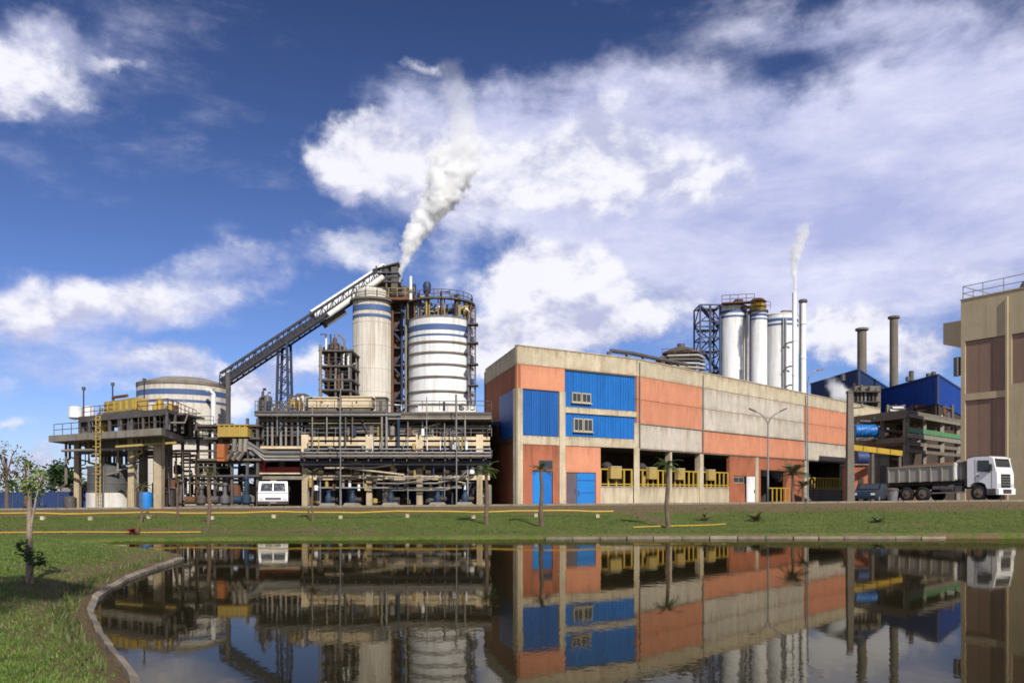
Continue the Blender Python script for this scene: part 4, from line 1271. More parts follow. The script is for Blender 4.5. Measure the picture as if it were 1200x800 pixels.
obj('pot', MB().vessel(W(352, 480, DF + 1.2), .22, .6, 12), 'rust', q)
obj('top_bar', MB().px(338, 352, 463, 464.5, DF + .9, .3), 'steel', q)

# floor pumps under the decks
for i, (px, lb) in enumerate(((385, 'grey-blue pump in the first bay beside the lorry'), (413, 'blue pump left of the second column of the process building'), (458, 'bright blue pump in the middle bay of the process building'), (513, 'bright blue pump right of the third column'), (545, 'small blue pump nearest the orange building'))):
    Dd = DF - .6
    x = WX(px, Dd)
    zz_ = gz(x, Dd)
    q = thing('process_pump', lb, 'pump', (x, Dd, zz_), 'pumps under the process building')
    obj('plinth', MB().add([(x - .75, Dd - .45, zz_ - .1), (x + .75, Dd - .45, zz_ - .1), (x + .75, Dd + .45, zz_ - .1), (x - .75, Dd + .45, zz_ - .1), (x - .45, Dd - .35, zz_ + .3), (x + .45, Dd - .35, zz_ + .3), (x + .45, Dd + .35, zz_ + .3), (x - .45, Dd + .35, zz_ + .3)],
        [(3, 2, 1, 0), (4, 5, 6, 7), (0, 1, 5, 4), (1, 2, 6, 5), (2, 3, 7, 6), (3, 0, 4, 7)]), 'conc', q)
    obj('casing', MB().lathe((x, Dd, zz_ + .3), [(.2, 0), (.24, .12), (.24, .4), (.15, .55), (.12, .75), (.18, .77), (.18, .85)], 16), 'pump', q)
    obj('motor', MB().tube([(x + .2, Dd, zz_ + .52), (x + .62, Dd, zz_ + .52)], .15, 12), 'darksteel', q)
for i in range(8):
    px = 372 + i * 24
    tag(obj('machine_cover', MB().px(px, px + 15, 573, 588, DF + 3.6, .2), 'navy'), 'dark blue machine cover behind the pumps, %s from the left' % ('first', 'second', 'third', 'fourth', 'fifth', 'sixth', 'seventh', 'last')[i], 'machine cover', 'blue machine covers on the ground floor')

# white lorry seen head on
x, Dd = WX(320, 53.2), 53.2
zz_ = gz(x, Dd) + .03
LT = Matrix.Translation((x, Dd, 0)) @ Matrix.Rotation(math.atan2(-x, Dd) * .85, 4, 'Z') @ Matrix.Translation((-x, -Dd, 0))
lo = thing('parked_lorry', 'white lorry facing the pond, parked in the left bay of the works', 'lorry', (x, Dd, zz_))
mb = MB(LT)
mb.add([(x - .95, Dd, zz_ + .35), (x + .95, Dd, zz_ + .35), (x + .95, Dd, zz_ + 1.02), (x - .95, Dd, zz_ + 1.02), (x + .9, Dd + .25, zz_ + 1.72), (x - .9, Dd + .25, zz_ + 1.72),
        (x - .95, Dd + 1.6, zz_ + .35), (x + .95, Dd + 1.6, zz_ + .35), (x + .95, Dd + 1.6, zz_ + 1.02), (x - .95, Dd + 1.6, zz_ + 1.02), (x + .9, Dd + 1.6, zz_ + 1.72), (x - .9, Dd + 1.6, zz_ + 1.72)],
       [(0, 1, 2, 3), (3, 2, 4, 5), (7, 6, 9, 8), (8, 9, 11, 10), (1, 7, 8, 2), (2, 8, 10, 4), (6, 0, 3, 9), (9, 3, 5, 11), (5, 4, 10, 11), (6, 7, 1, 0)])
obj('cab', mb, 'truckwhite', lo)
mb = MB(LT)
zA, zB, yA, yB = zz_ + 1.08, zz_ + 1.62, Dd + .015, Dd + .205
mb.add([(x - .8, yA - .02, zA), (x + .8, yA - .02, zA), (x + .74, yB - .02, zB), (x - .74, yB - .02, zB), (x - .8, yA + .03, zA), (x + .8, yA + .03, zA), (x + .74, yB + .03, zB), (x - .74, yB + .03, zB)],
       [(0, 1, 2, 3), (7, 6, 5, 4), (0, 4, 5, 1), (1, 5, 6, 2), (2, 6, 7, 3), (3, 7, 4, 0)])
obj('windscreen', mb, 'glass', lo)
obj('windscreen_post', MB(LT).bar((x, Dd - .02, zz_ + 1.08), (x, Dd + .17, zz_ + 1.62), .06), 'truckwhite', lo)
obj('bumper', MB(LT).box(x - .96, x + .96, Dd - .08, Dd + .1, zz_ + .22, zz_ + .42), 'darksteel', lo)
obj('grille', MB(LT).box(x - .5, x + .5, Dd - .02, Dd + .02, zz_ + .5, zz_ + .66), 'purple', lo)
for s in (-1, 1):
    obj('headlight', MB(LT).box(x + s * .75 - .14, x + s * .75 + .14, Dd - .03, Dd + .02, zz_ + .5, zz_ + .64), 'lamp', lo)
    obj('mirror', MB(LT).box(x + s * 1.02 - .06, x + s * 1.02 + .06, Dd + .05, Dd + .12, zz_ + 1.05, zz_ + 1.4), 'black', lo)
    for yq in (.5, 3.2):
        obj('wheel', MB(LT).tube([(x + s * .72, Dd + yq, zz_ + .36), (x + s * .93, Dd + yq, zz_ + .36)], .36, 20), 'black', lo)
obj('flat_bed', MB(LT).box(x - .93, x + .93, Dd + 1.75, Dd + 4.6, zz_ + .62, zz_ + .8), 'bed', lo)
obj('headboard', MB(LT).box(x - .93, x + .93, Dd + 1.66, Dd + 1.74, zz_ + .62, zz_ + 1.45), 'bed', lo)
obj('roof_lamp', MB(LT).box(x - .2, x + .2, Dd + .6, Dd + .75, zz_ + 1.725, zz_ + 1.8), 'paleyellow', lo)
for s in (-1, 1):
    obj('wiper', MB(LT).bar((x + s * .35 - .2, Dd + .02, zz_ + 1.09), (x + s * .35 + .2, Dd + .05, zz_ + 1.2), .03), 'black', lo)
obj('number_plate', MB(LT).box(x - .2, x + .2, Dd - .1, Dd - .082, zz_ + .27, zz_ + .37), 'galv', lo)
obj('panel_seam', MB(LT).box(x - .94, x + .94, Dd - .012, Dd - .002, zz_ + .93, zz_ + .96), 'steel', lo)
# ------------------------------------------------------------------ orange and blue concrete building
class Fac:
    """a straight stretch of facade: local x along it, local y into the building, z up"""
    def __init__(self, P0, P1):
        self.P0, self.P1 = Vector((*P0, 0)), Vector((*P1, 0))
        self.u = (self.P1 - self.P0).normalized()
        self.L = (self.P1 - self.P0).length
        self.T = Matrix.Translation(self.P0) @ Matrix.Rotation(math.atan2(self.u.y, self.u.x), 4, 'Z')
    def s(self, px):
        k = (px - 600) / K
        return (k * self.P0.y - self.P0.x) / (self.u.x - k * self.u.y)
    def pt(self, s, y=0, z=0):
        return self.T @ Vector((s, y, z))
    def b(self, s0, s1, z0, z1, y0, y1):
        return MB(self.T).box(s0, s1, y0, y1, z0, z1)
C0, C1, C2, CL = (.35, 55.0), (9.41, 60.75), (44.4, 97.0), (-2.15, 65.5)
FA, FB = Fac(C0, C1), Fac(C1, C2)
FL = Fac(CL, C0)
TOP, BAND, MID, LOW, OPN, RT, RB = 12.0, 10.75, 9.0, 7.18, 5.28, 3.72, 2.42
GB = .62
bld = thing('factory_hall', 'long orange and grey concrete hall with blue sheet panels and yellow rails', 'building', (14, 66, 1.0))
F = FA
sA = {k: F.s(k) for k in (606, 613, 624.6, 647.5, 656, 662, 664, 677, 698, 704, 745)}
LA = F.L
# end bay
obj('column', F.b(0, .42, GB, MID + .1, -.06, .5), 'cream', bld)
obj('column', F.b(sA[656] - .05, sA[662], GB, MID + .1, -.06, .5), 'cream', bld)
obj('orange_panel', F.b(.01, sA[662] - .012, MID + .1, BAND - .02, 0, .25), 'orange', bld)
w0, w1 = .45, sA[656] - .07
for i in range(4):
    d_ = (w1 - w0) / 4
    mb = MB(F.T)
    mb.box(w0 + d_ * i + .008, w0 + d_ * (i + 1) - .008, .10, .16, 5.92, MID + .06)
    for k in range(4):
        mb.box(w0 + d_ * (i + k / 4) + .03, w0 + d_ * (i + k / 4) + .10, .075, .1, 5.92, MID + .06)
    obj('blue_sheet', mb, 'bluedeep', bld)
obj('sheet_backing', F.b(w0, w1, 5.9, MID + .08, .17, .3), 'dark', bld)
obj('beam', F.b(.43, sA[656] - .06, OPN, 5.88, -.02, .4), 'cream', bld)
d0, d1 = sA[624.6], sA[647.5]
obj('orange_panel', F.b(.43, d0 - .04, GB, OPN - .02, .02, .27), 'brick', bld)
obj('orange_panel', F.b(d1 + .04, sA[656] - .06, GB, OPN - .02, .02, .27), 'brick', bld)
obj('orange_panel', F.b(d0 - .035, d1 + .035, 3.45, OPN - .02, .022, .27), 'brick', bld)
dr = obj('door', F.b(d0, d1, GB, 3.42, .1, .16), 'bluedoor', bld, label='blue double door in the end bay')
obj('leaf', F.b(d0 + .05, (d0 + d1) / 2 - .02, GB, 3.36, .06, .098), 'bluedoor', dr)
obj('leaf', F.b((d0 + d1) / 2 + .02, d1 - .05, GB, 3.36, .06, .098), 'bluesheet', dr)
obj('handle', F.b((d0 + d1) / 2 - .12, (d0 + d1) / 2 - .08, 1.9, 2.3, .02, .06), 'steel', dr)
wn = obj('window', F.b(sA[624.6] + .5, sA[647.5], 3.62, 4.22, -.03, .02), 'steel', bld, label='small dark window above the blue door')
obj('pane', F.b(sA[624.6] + .56, sA[647.5] - .06, 3.68, 4.16, -.045, -.031), 'glass', wn)
# second bay: two blue bands with windows
b0, b1 = sA[662] + .02, LA - .06
for (z0, z1, zw) in ((8.08, BAND - .12, (8.42, 9.12)), (5.98, 7.6, (6.35, 7.28))):
    n = 9
    d_ = (b1 - b0) / n
    for i in range(n):
        mb = MB(F.T)
        mb.box(b0 + d_ * i + .008, b0 + d_ * (i + 1) - .008, .08, .14, z0, z1)
        for k in range(3):
            mb.box(b0 + d_ * (i + k / 3) + .06, b0 + d_ * (i + k / 3) + .16, .05, .08, z0, z1)
        obj('blue_sheet', mb, 'bluesheet', bld)
    obj('sheet_backing', F.b(b0, b1, z0 - .02, z1 + .02, .15, .28), 'dark', bld)
    obj('drip_edge', F.b(b0, b1, z1 + .01, z1 + .09, -.02, .2), 'steel', bld)
    ws = F.s(670) if z0 > 7 else F.s(672)
    for i in range(2):
        x0 = ws + i * .88
        wd = obj('window', F.b(x0, x0 + .82, zw[0], zw[1], -.06, .1), 'frame', bld)
        obj('pane', F.b(x0 + .07, x0 + .38, zw[0] + .08, zw[1] - .08, -.075, -.061), 'glass', wd)
        obj('pane', F.b(x0 + .43, x0 + .75, zw[0] + .08, zw[1] - .08, -.075, -.061), 'glass', wd)
    obj('sill', F.b(ws - .06, ws + 1.78, zw[0] - .08, zw[0] - .01, -.12, .1), 'frame', bld)
obj('beam', F.b(b0, LA - .03, 7.63, 8.05, -.04, .4), 'cream', bld)
obj('beam', F.b(b0, LA - .03, OPN, 5.95, -.04, .4), 'cream', bld)
p0, p1 = sA[662] + .01, sA[704]
obj('orange_panel', F.b(p0, sA[664] - .01, GB, OPN - .02, .02, .27), 'orange', bld)
obj('orange_panel', F.b(sA[664], sA[698] + .04, 3.4, OPN - .02, .02, .27), 'orange', bld)
obj('orange_panel', F.b(sA[698] + .045, p1, GB, OPN - .02, .02, .27), 'orange', bld)
dg_ = obj('door', F.b(sA[664] + .01, sA[677] - .02, GB, 3.36, .08, .13), 'purple', bld, label='dull grey door left of the blue door')
obj('handle', F.b(sA[677] - .2, sA[677] - .15, 1.9, 2.2, .03, .08), 'steel', dg_)
db_ = obj('door', F.b(sA[677] + .01, sA[698], GB, 3.36, .08, .13), 'bluedoor', bld, label='bright blue door beside the grey one')
for z in (1.0, 1.9, 2.8):
    obj('hinge_band', F.b(sA[677] + .06, sA[698] - .06, z, z + .1, .06, .08), 'bluesheet', db_)
obj('handle', F.b(sA[677] + .12, sA[677] + .18, 1.7, 2.1, .02, .08), 'steel', db_)
# railed openings
def opening(F, s0, s1, nm=1, wallm='cream', zt=OPN, rt=RT, rb=RB, sub=None):
    if wallm:
        obj('low_wall', F.b(s0, s1, GB, rb - .06, .05, .3), wallm, bld)
    obj('coping', F.b(s0, s1, rb - .055, rb, .0, .36), 'cream', bld)
    obj('rail', F.b(s0, s1, rt - .09, rt, .10, .2), 'yellow', bld)
    obj('rail', F.b(s0, s1, rb + .12, rb + .19, .12, .18), 'yellow', bld)
    n = max(2, int((s1 - s0) / .66))
    base = None
    for i in range(n + 1):
        x = s0 + .06 + (s1 - s0 - .12) * i / n
        obj('baluster', F.b(x - .07, x + .07, rb + .01, rt - .1, .11, .19), 'yellow', bld)
opening(FA, sA[704] + .02, LA - .30)
F = FB
sB = {k: F.s(k) for k in (746, 750, 786, 822, 824, 855, 876, 884, 887, 905, 923, 942, 991, 1031)}
obj('column', MB().box(C1[0] - .22, C1[0] + .2, C1[1] - .18, C1[1] + .25, GB, OPN), 'cream', bld)
obj('column', MB().box(C1[0] - .2, C1[0] + .16, C1[1] - .12, C1[1] + .25, OPN, 7.2), 'cream', bld)
for k, w in ((786, .12), (822, .28), (887, .28), (944, .28), (990, .34)):
    s = F.s(k)
    obj('column', F.b(s - w, s + w, GB, OPN - .02, -.04, .45), 'cream', bld)
def grid(F, s0, s1, n, z0, z1, m, y=0):
    for i in range(n):
        a, b = s0 + (s1 - s0) * i / n, s0 + (s1 - s0) * (i + 1) / n
        obj(m + '_panel' if m in ('orange',) else 'concrete_panel', F.b(a + .012, b - .012, z0 + .015, z1 - .015, y + rng.uniform(-.008, .008), .25), m, bld)
s3, s4, s5, s6 = .05, sB[822] + .05, sB[942], F.s(993)
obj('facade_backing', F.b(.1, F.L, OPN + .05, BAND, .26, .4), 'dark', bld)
grid(F, s3, s4, 1, MID, BAND, 'orange')
grid(F, s3, s4, 1, LOW, MID, 'orange')
grid(F, s3, s4, 2, OPN, LOW, 'panelgrey')
grid(F, s4, s5, 4, MID, BAND, 'panelgrey')
grid(F, s4, s5, 4, LOW, MID, 'panelgrey')
grid(F, s4, s5, 1, OPN, LOW, 'orange')
grid(F, s5, s6, 1, MID, BAND, 'orange')
grid(F, s5, s6, 1, LOW, MID, 'orange')
grid(F, s5, s6, 1, OPN, LOW, 'panelgrey')
grid(F, s6, F.L, 2, LOW, BAND, 'panelgrey')
grid(F, s6, F.L, 2, OPN, LOW, 'panelgrey')
obj('ledge', F.b(.05, s6, OPN - .10, OPN - .02, -.05, .3), 'concdark', bld)
opening(F, .24, F.s(786) - .13)
opening(F, F.s(786) + .13, F.s(822) - .3)
opening(F, F.s(822) + .3, F.s(855))
opening(F, F.s(946), F.s(988), wallm='concdark', rb=2.3, rt=3.5)
# brick part with white door and gate
q0, q1, q2 = F.s(855) + .02, F.s(887) - .3, F.s(942) - .3
obj('brick_wall', F.b(q0, F.s(860), GB, OPN - .12, .0, .3), 'brick', bld)
obj('brick_wall', F.b(F.s(860) + .01, F.s(873), GB, 2.75, .0, .3), 'brick', bld)
obj('brick_wall', F.b(F.s(860) + .01, F.s(873), 3.4, OPN - .12, .0, .3), 'brick', bld)
obj('brick_wall', F.b(F.s(873) + .01, q1, 3.42, OPN - .12, .0, .3), 'brick', bld)
wn = obj('window', F.b(F.s(860) + .03, F.s(873) - .02, 2.78, 3.37, .08, .2), 'frame', bld)
obj('pane', F.b(F.s(860) + .12, F.s(866.5) - .04, 2.86, 3.29, .06, .08), 'glass', wn)
obj('pane', F.b(F.s(866.5) + .04, F.s(873) - .11, 2.86, 3.29, .06, .08), 'glass', wn)
dw = obj('door', F.b(F.s(875.5), F.s(884.5), GB, 3.4, -.02, .08), 'white', bld, label='plain white door in the brickwork')
obj('handle', F.b(F.s(883.3), F.s(883.8), 1.9, 2.2, -.07, -.02), 'steel', dw)
q3 = F.s(887) + .3
obj('brick_wall', F.b(q3, q2, 4.05, OPN - .12, .0, .3), 'brick', bld)
obj('brick_wall', F.b(F.s(921), q2, GB, 4.03, .0, .3), 'brick', bld)
obj('brick_wall', F.b(q3, F.s(891.5), GB, 4.03, .0, .3), 'brick', bld)
obj('rail', F.b(F.s(890), F.s(915), 2.3, 2.4, -.9, -.8), 'yellow', bld)
obj('rail', F.b(F.s(890), F.s(915), 1.0, 1.08, -.9, -.8), 'yellow', bld)
for i in range(6):
    s = F.s(890) + (F.s(915) - F.s(890)) * i / 5
    obj('baluster', F.b(s - .06, s + .06, GB, 2.3, -.89, -.81), 'yellow', bld)
# parapet band
na = (0, sA[662] / 2, sA[662], sA[704], LA - .02)
for a, b in zip(na[:-1], na[1:]):
    obj('parapet_panel', FA.b(a + .01, b - .008, BAND, TOP, -.03 + rng.uniform(-.006, .006), .3), 'band', bld)
n = 13
for i in range(n):
    a, b = .03 + (FB.L - .03) * i / n, .03 + (FB.L - .03) * (i + 1) / n
    obj('parapet_panel', FB.b(a + .01, b - .01, BAND, TOP, -.03 + rng.uniform(-.006, .006), .3), 'band', bld)
obj('coping', FA.b(0, LA - .1, TOP + .002, TOP + .07, -.08, .34), 'cream', bld)
obj('coping', FB.b(0.1, FB.L, TOP + .002, TOP + .07, -.08, .34), 'cream', bld)
# left end wall, in shade
F = FL
Ls = F.L
obj('end_wall', F.b(0, Ls - .02, OPN + .4, BAND - .01, 0, .25), 'brick', bld)
obj('end_wall', F.b(0, Ls - .02, GB, OPN + .38, .06, .25), 'brick', bld)
obj('parapet_panel', F.b(0, Ls * .5, BAND, TOP, -.03, .25), 'band', bld)
obj('parapet_panel', F.b(Ls * .5 + .01, Ls - .02, BAND, TOP, -.026, .25), 'band', bld)
obj('corner_pier', F.b(Ls - .45, Ls - .06, GB, MID + .1, -.05, .0), 'cream', bld)
for i in range(5):
    a = F.s(586) + (F.s(604) - F.s(586)) * i / 5
    b = F.s(586) + (F.s(604) - F.s(586)) * (i + 1) / 5
    obj('blue_sheet', F.b(a + .01, b - .01, OPN + .55, MID + .1, -.07, -.01), 'bluedeep', bld)
obj('floor_ledge', F.b(0, Ls - .1, OPN + .2, OPN + .4, -.06, .05), 'steel', bld)
obj('hoist_bracket', F.b(F.s(585), F.s(588), 6.9, 7.2, -.9, -.08), 'navy', bld)
# roof, floors and dark inside
inner = [(C0[0] + .1, C0[1] + .5), (C1[0] - .05, C1[1] + .4), (C2[0] - .3, C2[1] + .2), (36, 106), (6, 76), (CL[0] + .2, CL[1])]
obj('roof', MB().prism(inner, TOP - .6, TOP - .35), 'concdark', bld)
obj('upper_floor', MB().prism(inner, OPN + .05, OPN + .3), 'concdark', bld)
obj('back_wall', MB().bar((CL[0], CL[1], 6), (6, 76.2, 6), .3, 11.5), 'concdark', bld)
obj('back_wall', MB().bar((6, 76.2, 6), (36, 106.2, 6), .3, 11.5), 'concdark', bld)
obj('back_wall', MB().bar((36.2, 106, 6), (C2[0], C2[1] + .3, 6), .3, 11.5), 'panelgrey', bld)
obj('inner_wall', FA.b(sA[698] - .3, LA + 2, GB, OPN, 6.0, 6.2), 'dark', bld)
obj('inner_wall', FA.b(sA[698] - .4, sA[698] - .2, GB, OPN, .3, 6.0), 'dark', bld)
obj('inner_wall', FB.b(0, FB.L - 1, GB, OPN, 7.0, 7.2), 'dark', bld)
r2 = random.Random(21)
for i in range(16):
    s = r2.uniform(1, 31)
    y = r2.uniform(1.5, 5)
    h = r2.uniform(1.5, 3.4)
    pt = FB.pt(s, y)
    if r2.random() < .5:
        obj('machine', MB().vessel((pt.x, pt.y, GB), r2.uniform(.4, .9), h, 12), r2.choice(('steel', 'pipe', 'galv', 'rust')), bld)
    else:
        obj('machine', FB.b(s, s + r2.uniform(.6, 1.4), GB, GB + h, y, y + .8), r2.choice(('steel', 'tankgrey', 'paleyellow')), bld)
for i, (F_, px, lb) in enumerate(((FA, 720, 'pale sacking box on the yellow rail, leftmost opening'), (FB, 763, 'pale box behind the yellow rail, second opening'), (FB, 796, 'pale box behind the yellow rail left of the third column'), (FB, 832, 'pale round fan behind the yellow rail next to the brickwork'))):
    s = F_.s(px)
    pt = F_.pt(s, .5, 2.5)
    q = thing('rail_box', lb, 'machine', pt, 'pale machines behind the yellow rails')
    obj('casing', F_.b(s - .52, s + .52, 2.98, 3.82, -.22, .09), 'paleyellow', q)
    obj('top', F_.b(s - .5, s + .5, 3.83, 3.9, -.25, .12), 'cream', q)
    obj('fan', MB().lathe(tuple(F_.pt(s, .9, 3.7)), [(.4, 0), (.45, .25), (.25, .5), (.1, .55)], 16), 'darksteel', q)
    obj('hanger', F_.b(s - .4, s + .4, 3.6, 3.7, .1, .5), 'steel', q)
    obj('leg', F_.b(s - .1, s + .1, GB + .1, 3.69, .8, 1.0), 'steel', q)
for px in (748.5, 823, 943):
    s_ = FB.s(px)
    pt0, pt1 = FB.pt(s_, -.12, TOP - .2), FB.pt(s_, -.12, OPN - .05)
    obj('downpipe', MB().tube([pt0, pt1], .05, 7), 'pipe', bld)
obj('cable_tray', FB.b(.4, FB.s(990), LOW - .03, LOW + .03, -.07, -.012), 'conc', bld)
# pipe along the roof edge
rp = thing('roof_pipe', 'dark pipe on brackets running along the parapet of the orange hall', 'pipe', FA.pt(FA.s(718), .6, TOP))
pts = [FA.pt(FA.s(718), .5, TOP - .3), FA.pt(FA.s(718.5), .5, TOP + .38), FA.pt(FA.s(721), .5, TOP + .52), FA.pt(LA, .5, TOP + .52)]
s_ = FB.s(812)
pts += [FB.pt(.6, .5, TOP + .52), FB.pt(s_, .5, TOP + .55)]
obj('pipe', MB().tube(pts, .15, 9), 'steel', rp)
for s in (1.5, 4, 6.5):
    obj('bracket', FB.b(s, s + .12, TOP - .3, TOP + .45, .4, .6), 'steel', rp)
obj('bracket', FA.b(LA - .6, LA - .48, TOP - .3, TOP + .45, .4, .6), 'steel', rp)

# ------------------------------------------------------------------ plant behind the hall
th = thing('roof_cooler', 'dark peaked cooler with pipes just behind the hall roof', 'machine', (WX(800, 86), 86, 8))
x = WX(798, 86)
obj('drum', MB().lathe((x, 86, 0), [(1.6, 5), (1.6, WZ(415, 86))], 28), 'tankgrey', th)
obj('roof', MB().lathe((x, 86, WZ(415, 86)), [(2.0, 0), (2.0, .15), (1.0, .6), (.4, .8), (.4, 1.1), (.1, 1.15)], 24), 'steel', th)
for i in range(5):
    y_ = 417 + i * 4
    obj('pipe', MB().tube([W(782 + i * 2, y_, 83.5), W(818, y_ - 1 + i, 83.5), W(826, y_ + 3, 83.5)], .14, 7), ('pipe', 'steel', 'galv')[i % 3], th)
obj('railing', rail(MB(), [W(776, 418, 83.8), W(822, 416, 83.8)], .8, .035, 1.5), 'rust', th)
obj('deck', MB().px(774, 826, 417.5, 419, 83.6, 5), 'steel', th)
for px in (778, 800, 822):
    obj('post', MB().bar(W(px, 419, 84), (WX(px, 84), 84, 1), .2), 'steel', th)
lt = thing('stair_tower', 'dark open steel stair tower left of the white silos', 'tower', (WX(832, 92), 92, 1))
lattice(lt, WX(820.5, 91), WX(844, 91), 91, 94, 1, WZ(357, 91), 12, .085, 'steelblue', 'steelblue')
xm = WX(832, 91)
obj('post', MB().bar((xm, 90.9, 1), (xm, 90.9, WZ(357, 91)), .22), 'steelblue', lt)
for i in range(9):
    z0_ = 1 + (WZ(357, 91) - 1) * i / 9
    z1_ = 1 + (WZ(357, 91) - 1) * (i + 1) / 9
    xa, xb = WX(821, 92), WX(843, 92)
    obj('flight', MB().bar((xa, 92, z0_), (xb, 92, z1_), .9, .16) if i % 2 else MB().bar((xb, 92, z0_), (xa, 92, z1_), .9, .16), 'steelblue', lt)
    obj('landing', MB().box(xa - .1, xb + .1, 92.6, 93.8, z1_ - .1, z1_), 'steel', lt)
silo('white_silo', 'left white silo of three behind the hall, two blue stripes near its top', 'silo', WX(859, 92), 92, 1.56, 1, WZ(357, 90.4), 'white', stripes=((WZ(365.5, 90.4), WZ(362.5, 90.4)), (WZ(371, 90.4), WZ(368.5, 90.4))), roof=.5, roofmat='concdark', railing=False, group='white silos behind the hall')
silo('white_silo', 'slim white silo in the middle, carrying a yellow-brown machine on top', 'silo', WX(889, 90), 90, .92, 1, WZ(364, 89), 'white', stripes=((WZ(369.5, 89), WZ(366.5, 89)), (WZ(373.5, 89), WZ(371.7, 89))), roof=.3, roofmat='concdark', railing=False, group='white silos behind the hall')
silo('white_silo', 'broad white silo on the right, next to the thin stacks', 'silo', WX(914, 93), 93, 2.02, 1, WZ(367, 91), 'white', stripes=((WZ(375.5, 91), WZ(372, 91)), (WZ(380.5, 91), WZ(378, 91))), roof=.35, roofmat='white', railing=False, group='white silos behind the hall')
for i, (px, lb) in enumerate(((876, 'pale pipe between the left and middle white silos'), (879.5, 'rusty pipe hugging the slim middle silo'))):
    x = WX(px, 90)
    tag(obj('down_pipe', MB().tube([(x, 90, 1), (x, 90, WZ(366 - i * 4, 90))], .12, 8), ('cream', 'rust')[i]), lb, 'pipe')
mh = thing('silo_machine', 'yellow-brown machine crowning the slim white silo', 'machine', (WX(888, 90), 90, WZ(362, 89)))
x = WX(888, 90)
z = WZ(362, 89)
obj('deck', MB().lathe((x, 90, 0), [(1.15, z - .2), (1.15, z)], 18), 'steel', mh)
obj('drum', MB().lathe((x, 90, z), [(.8, 0), (.8, .35), (.95, .4), (.95, .6), (.7, .65), (.7, .9)], 18), 'yellow', mh)
obj('cap', MB().lathe((x, 90, z + .9), [(.8, 0), (1.0, .1), (.6, .45), (.1, .55)], 18), 'rust', mh)
obj('railing', rail(MB(), [(x - 1.1, 89.0, z), (x + 1.1, 89.0, z)], .8, .03, .5), 'rust', mh)
obj('arm', MB().bar((x - .3, 90, z + .55), (x - 2.6, 91, z + .35), .3, .3), 'rust', mh)
lk = thing('silo_catwalk', 'rusty catwalk linking the tops of the white silos', 'catwalk', (WX(865, 90), 90.2, WZ(356, 90)))
obj('deck', MB().bar(W(846, 356, 90.2), W(884, 354, 90.2), 1.0, .12), 'rust', lk)
obj('railing', rail(MB(), [W(846, 355.5, 89.8), W(884, 353.5, 89.8)], .9, .035, .9), 'rust', lk)
obj('box', MB().px(862, 871, 350.5, 354, 89.9, 1), 'darksteel', lk)
obj('deck', MB().px(914, 930, 366, 368, 92, 1.5), 'steel', lk)
obj('hood', MB().px(917, 928, 363.5, 366, 92.2, 1.2), 'steel', lk)
def stack(name, label, px, D, w, y0, m, capm=None, z0=1.0, collars=()):
    x = WX(px, D)
    r = w / 2 * D / K
    root = thing(name, label, 'stack', (x, D, z0))
    zt = WZ(y0, D)
    obj('shaft', MB().tube([(x, D, z0), (x, D, zt)], r * 1.06, 20, r2=r), m, root)
    if capm:
        obj('cap', MB().lathe((x, D, zt), [(r, -.25), (r * 1.45, -.12), (r * 1.45, .12), (r * 1.1, .2), (r * .7, .2)], 20), capm, root)
    for y_ in collars:
        z = WZ(y_, D)
        obj('collar', MB().lathe((x, D, z), [(r * 1.02, 0), (r * 1.22, 0), (r * 1.22, .16), (r * 1.02, .16)], 20), m, root)
    return root
stack('thin_stack', 'thin white stack with a small plume of steam, right of the white silos', 931, 82.5, 5.2, 343, 'white', collars=(400, 440))
tc = stack('thin_stack', 'white stack with a dark cap just right of the steaming thin stack', 941, 93, 6.8, 353, 'white', 'steel', collars=(380, 420))
lc = thing('ladder_cage', 'pale ladder cage with curved brackets on the right white silo', 'ladder', (WX(919, 90), 90, 1))
for px in (918, 921):
    obj('stile', MB().bar((WX(px, 90.8), 90.8, 1), (WX(px, 90.8), 90.8, WZ(372, 90.8)), .12), 'galv', lc)
for i in range(22):
    z = WZ(374 + i * 4, 90)
    obj('rung', MB().bar((WX(918, 90.8), 90.8, z), (WX(921, 90.8), 90.8, z), .05), 'steel', lc)
for y_ in (402, 430, 452):
    obj('bracket', MB().tube([W(918, y_ + 5, 90.7), W(921, y_ + 1, 90.6), W(925, y_ - 1, 90.5), W(930, y_ - 1, 90.4)], .1, 6), 'steel', lc)
obj('upright', MB().bar((WX(936.5, 93), 92.7, 1), (WX(936.5, 93), 92.7, WZ(352, 92)), .14), 'darksteel', lc)

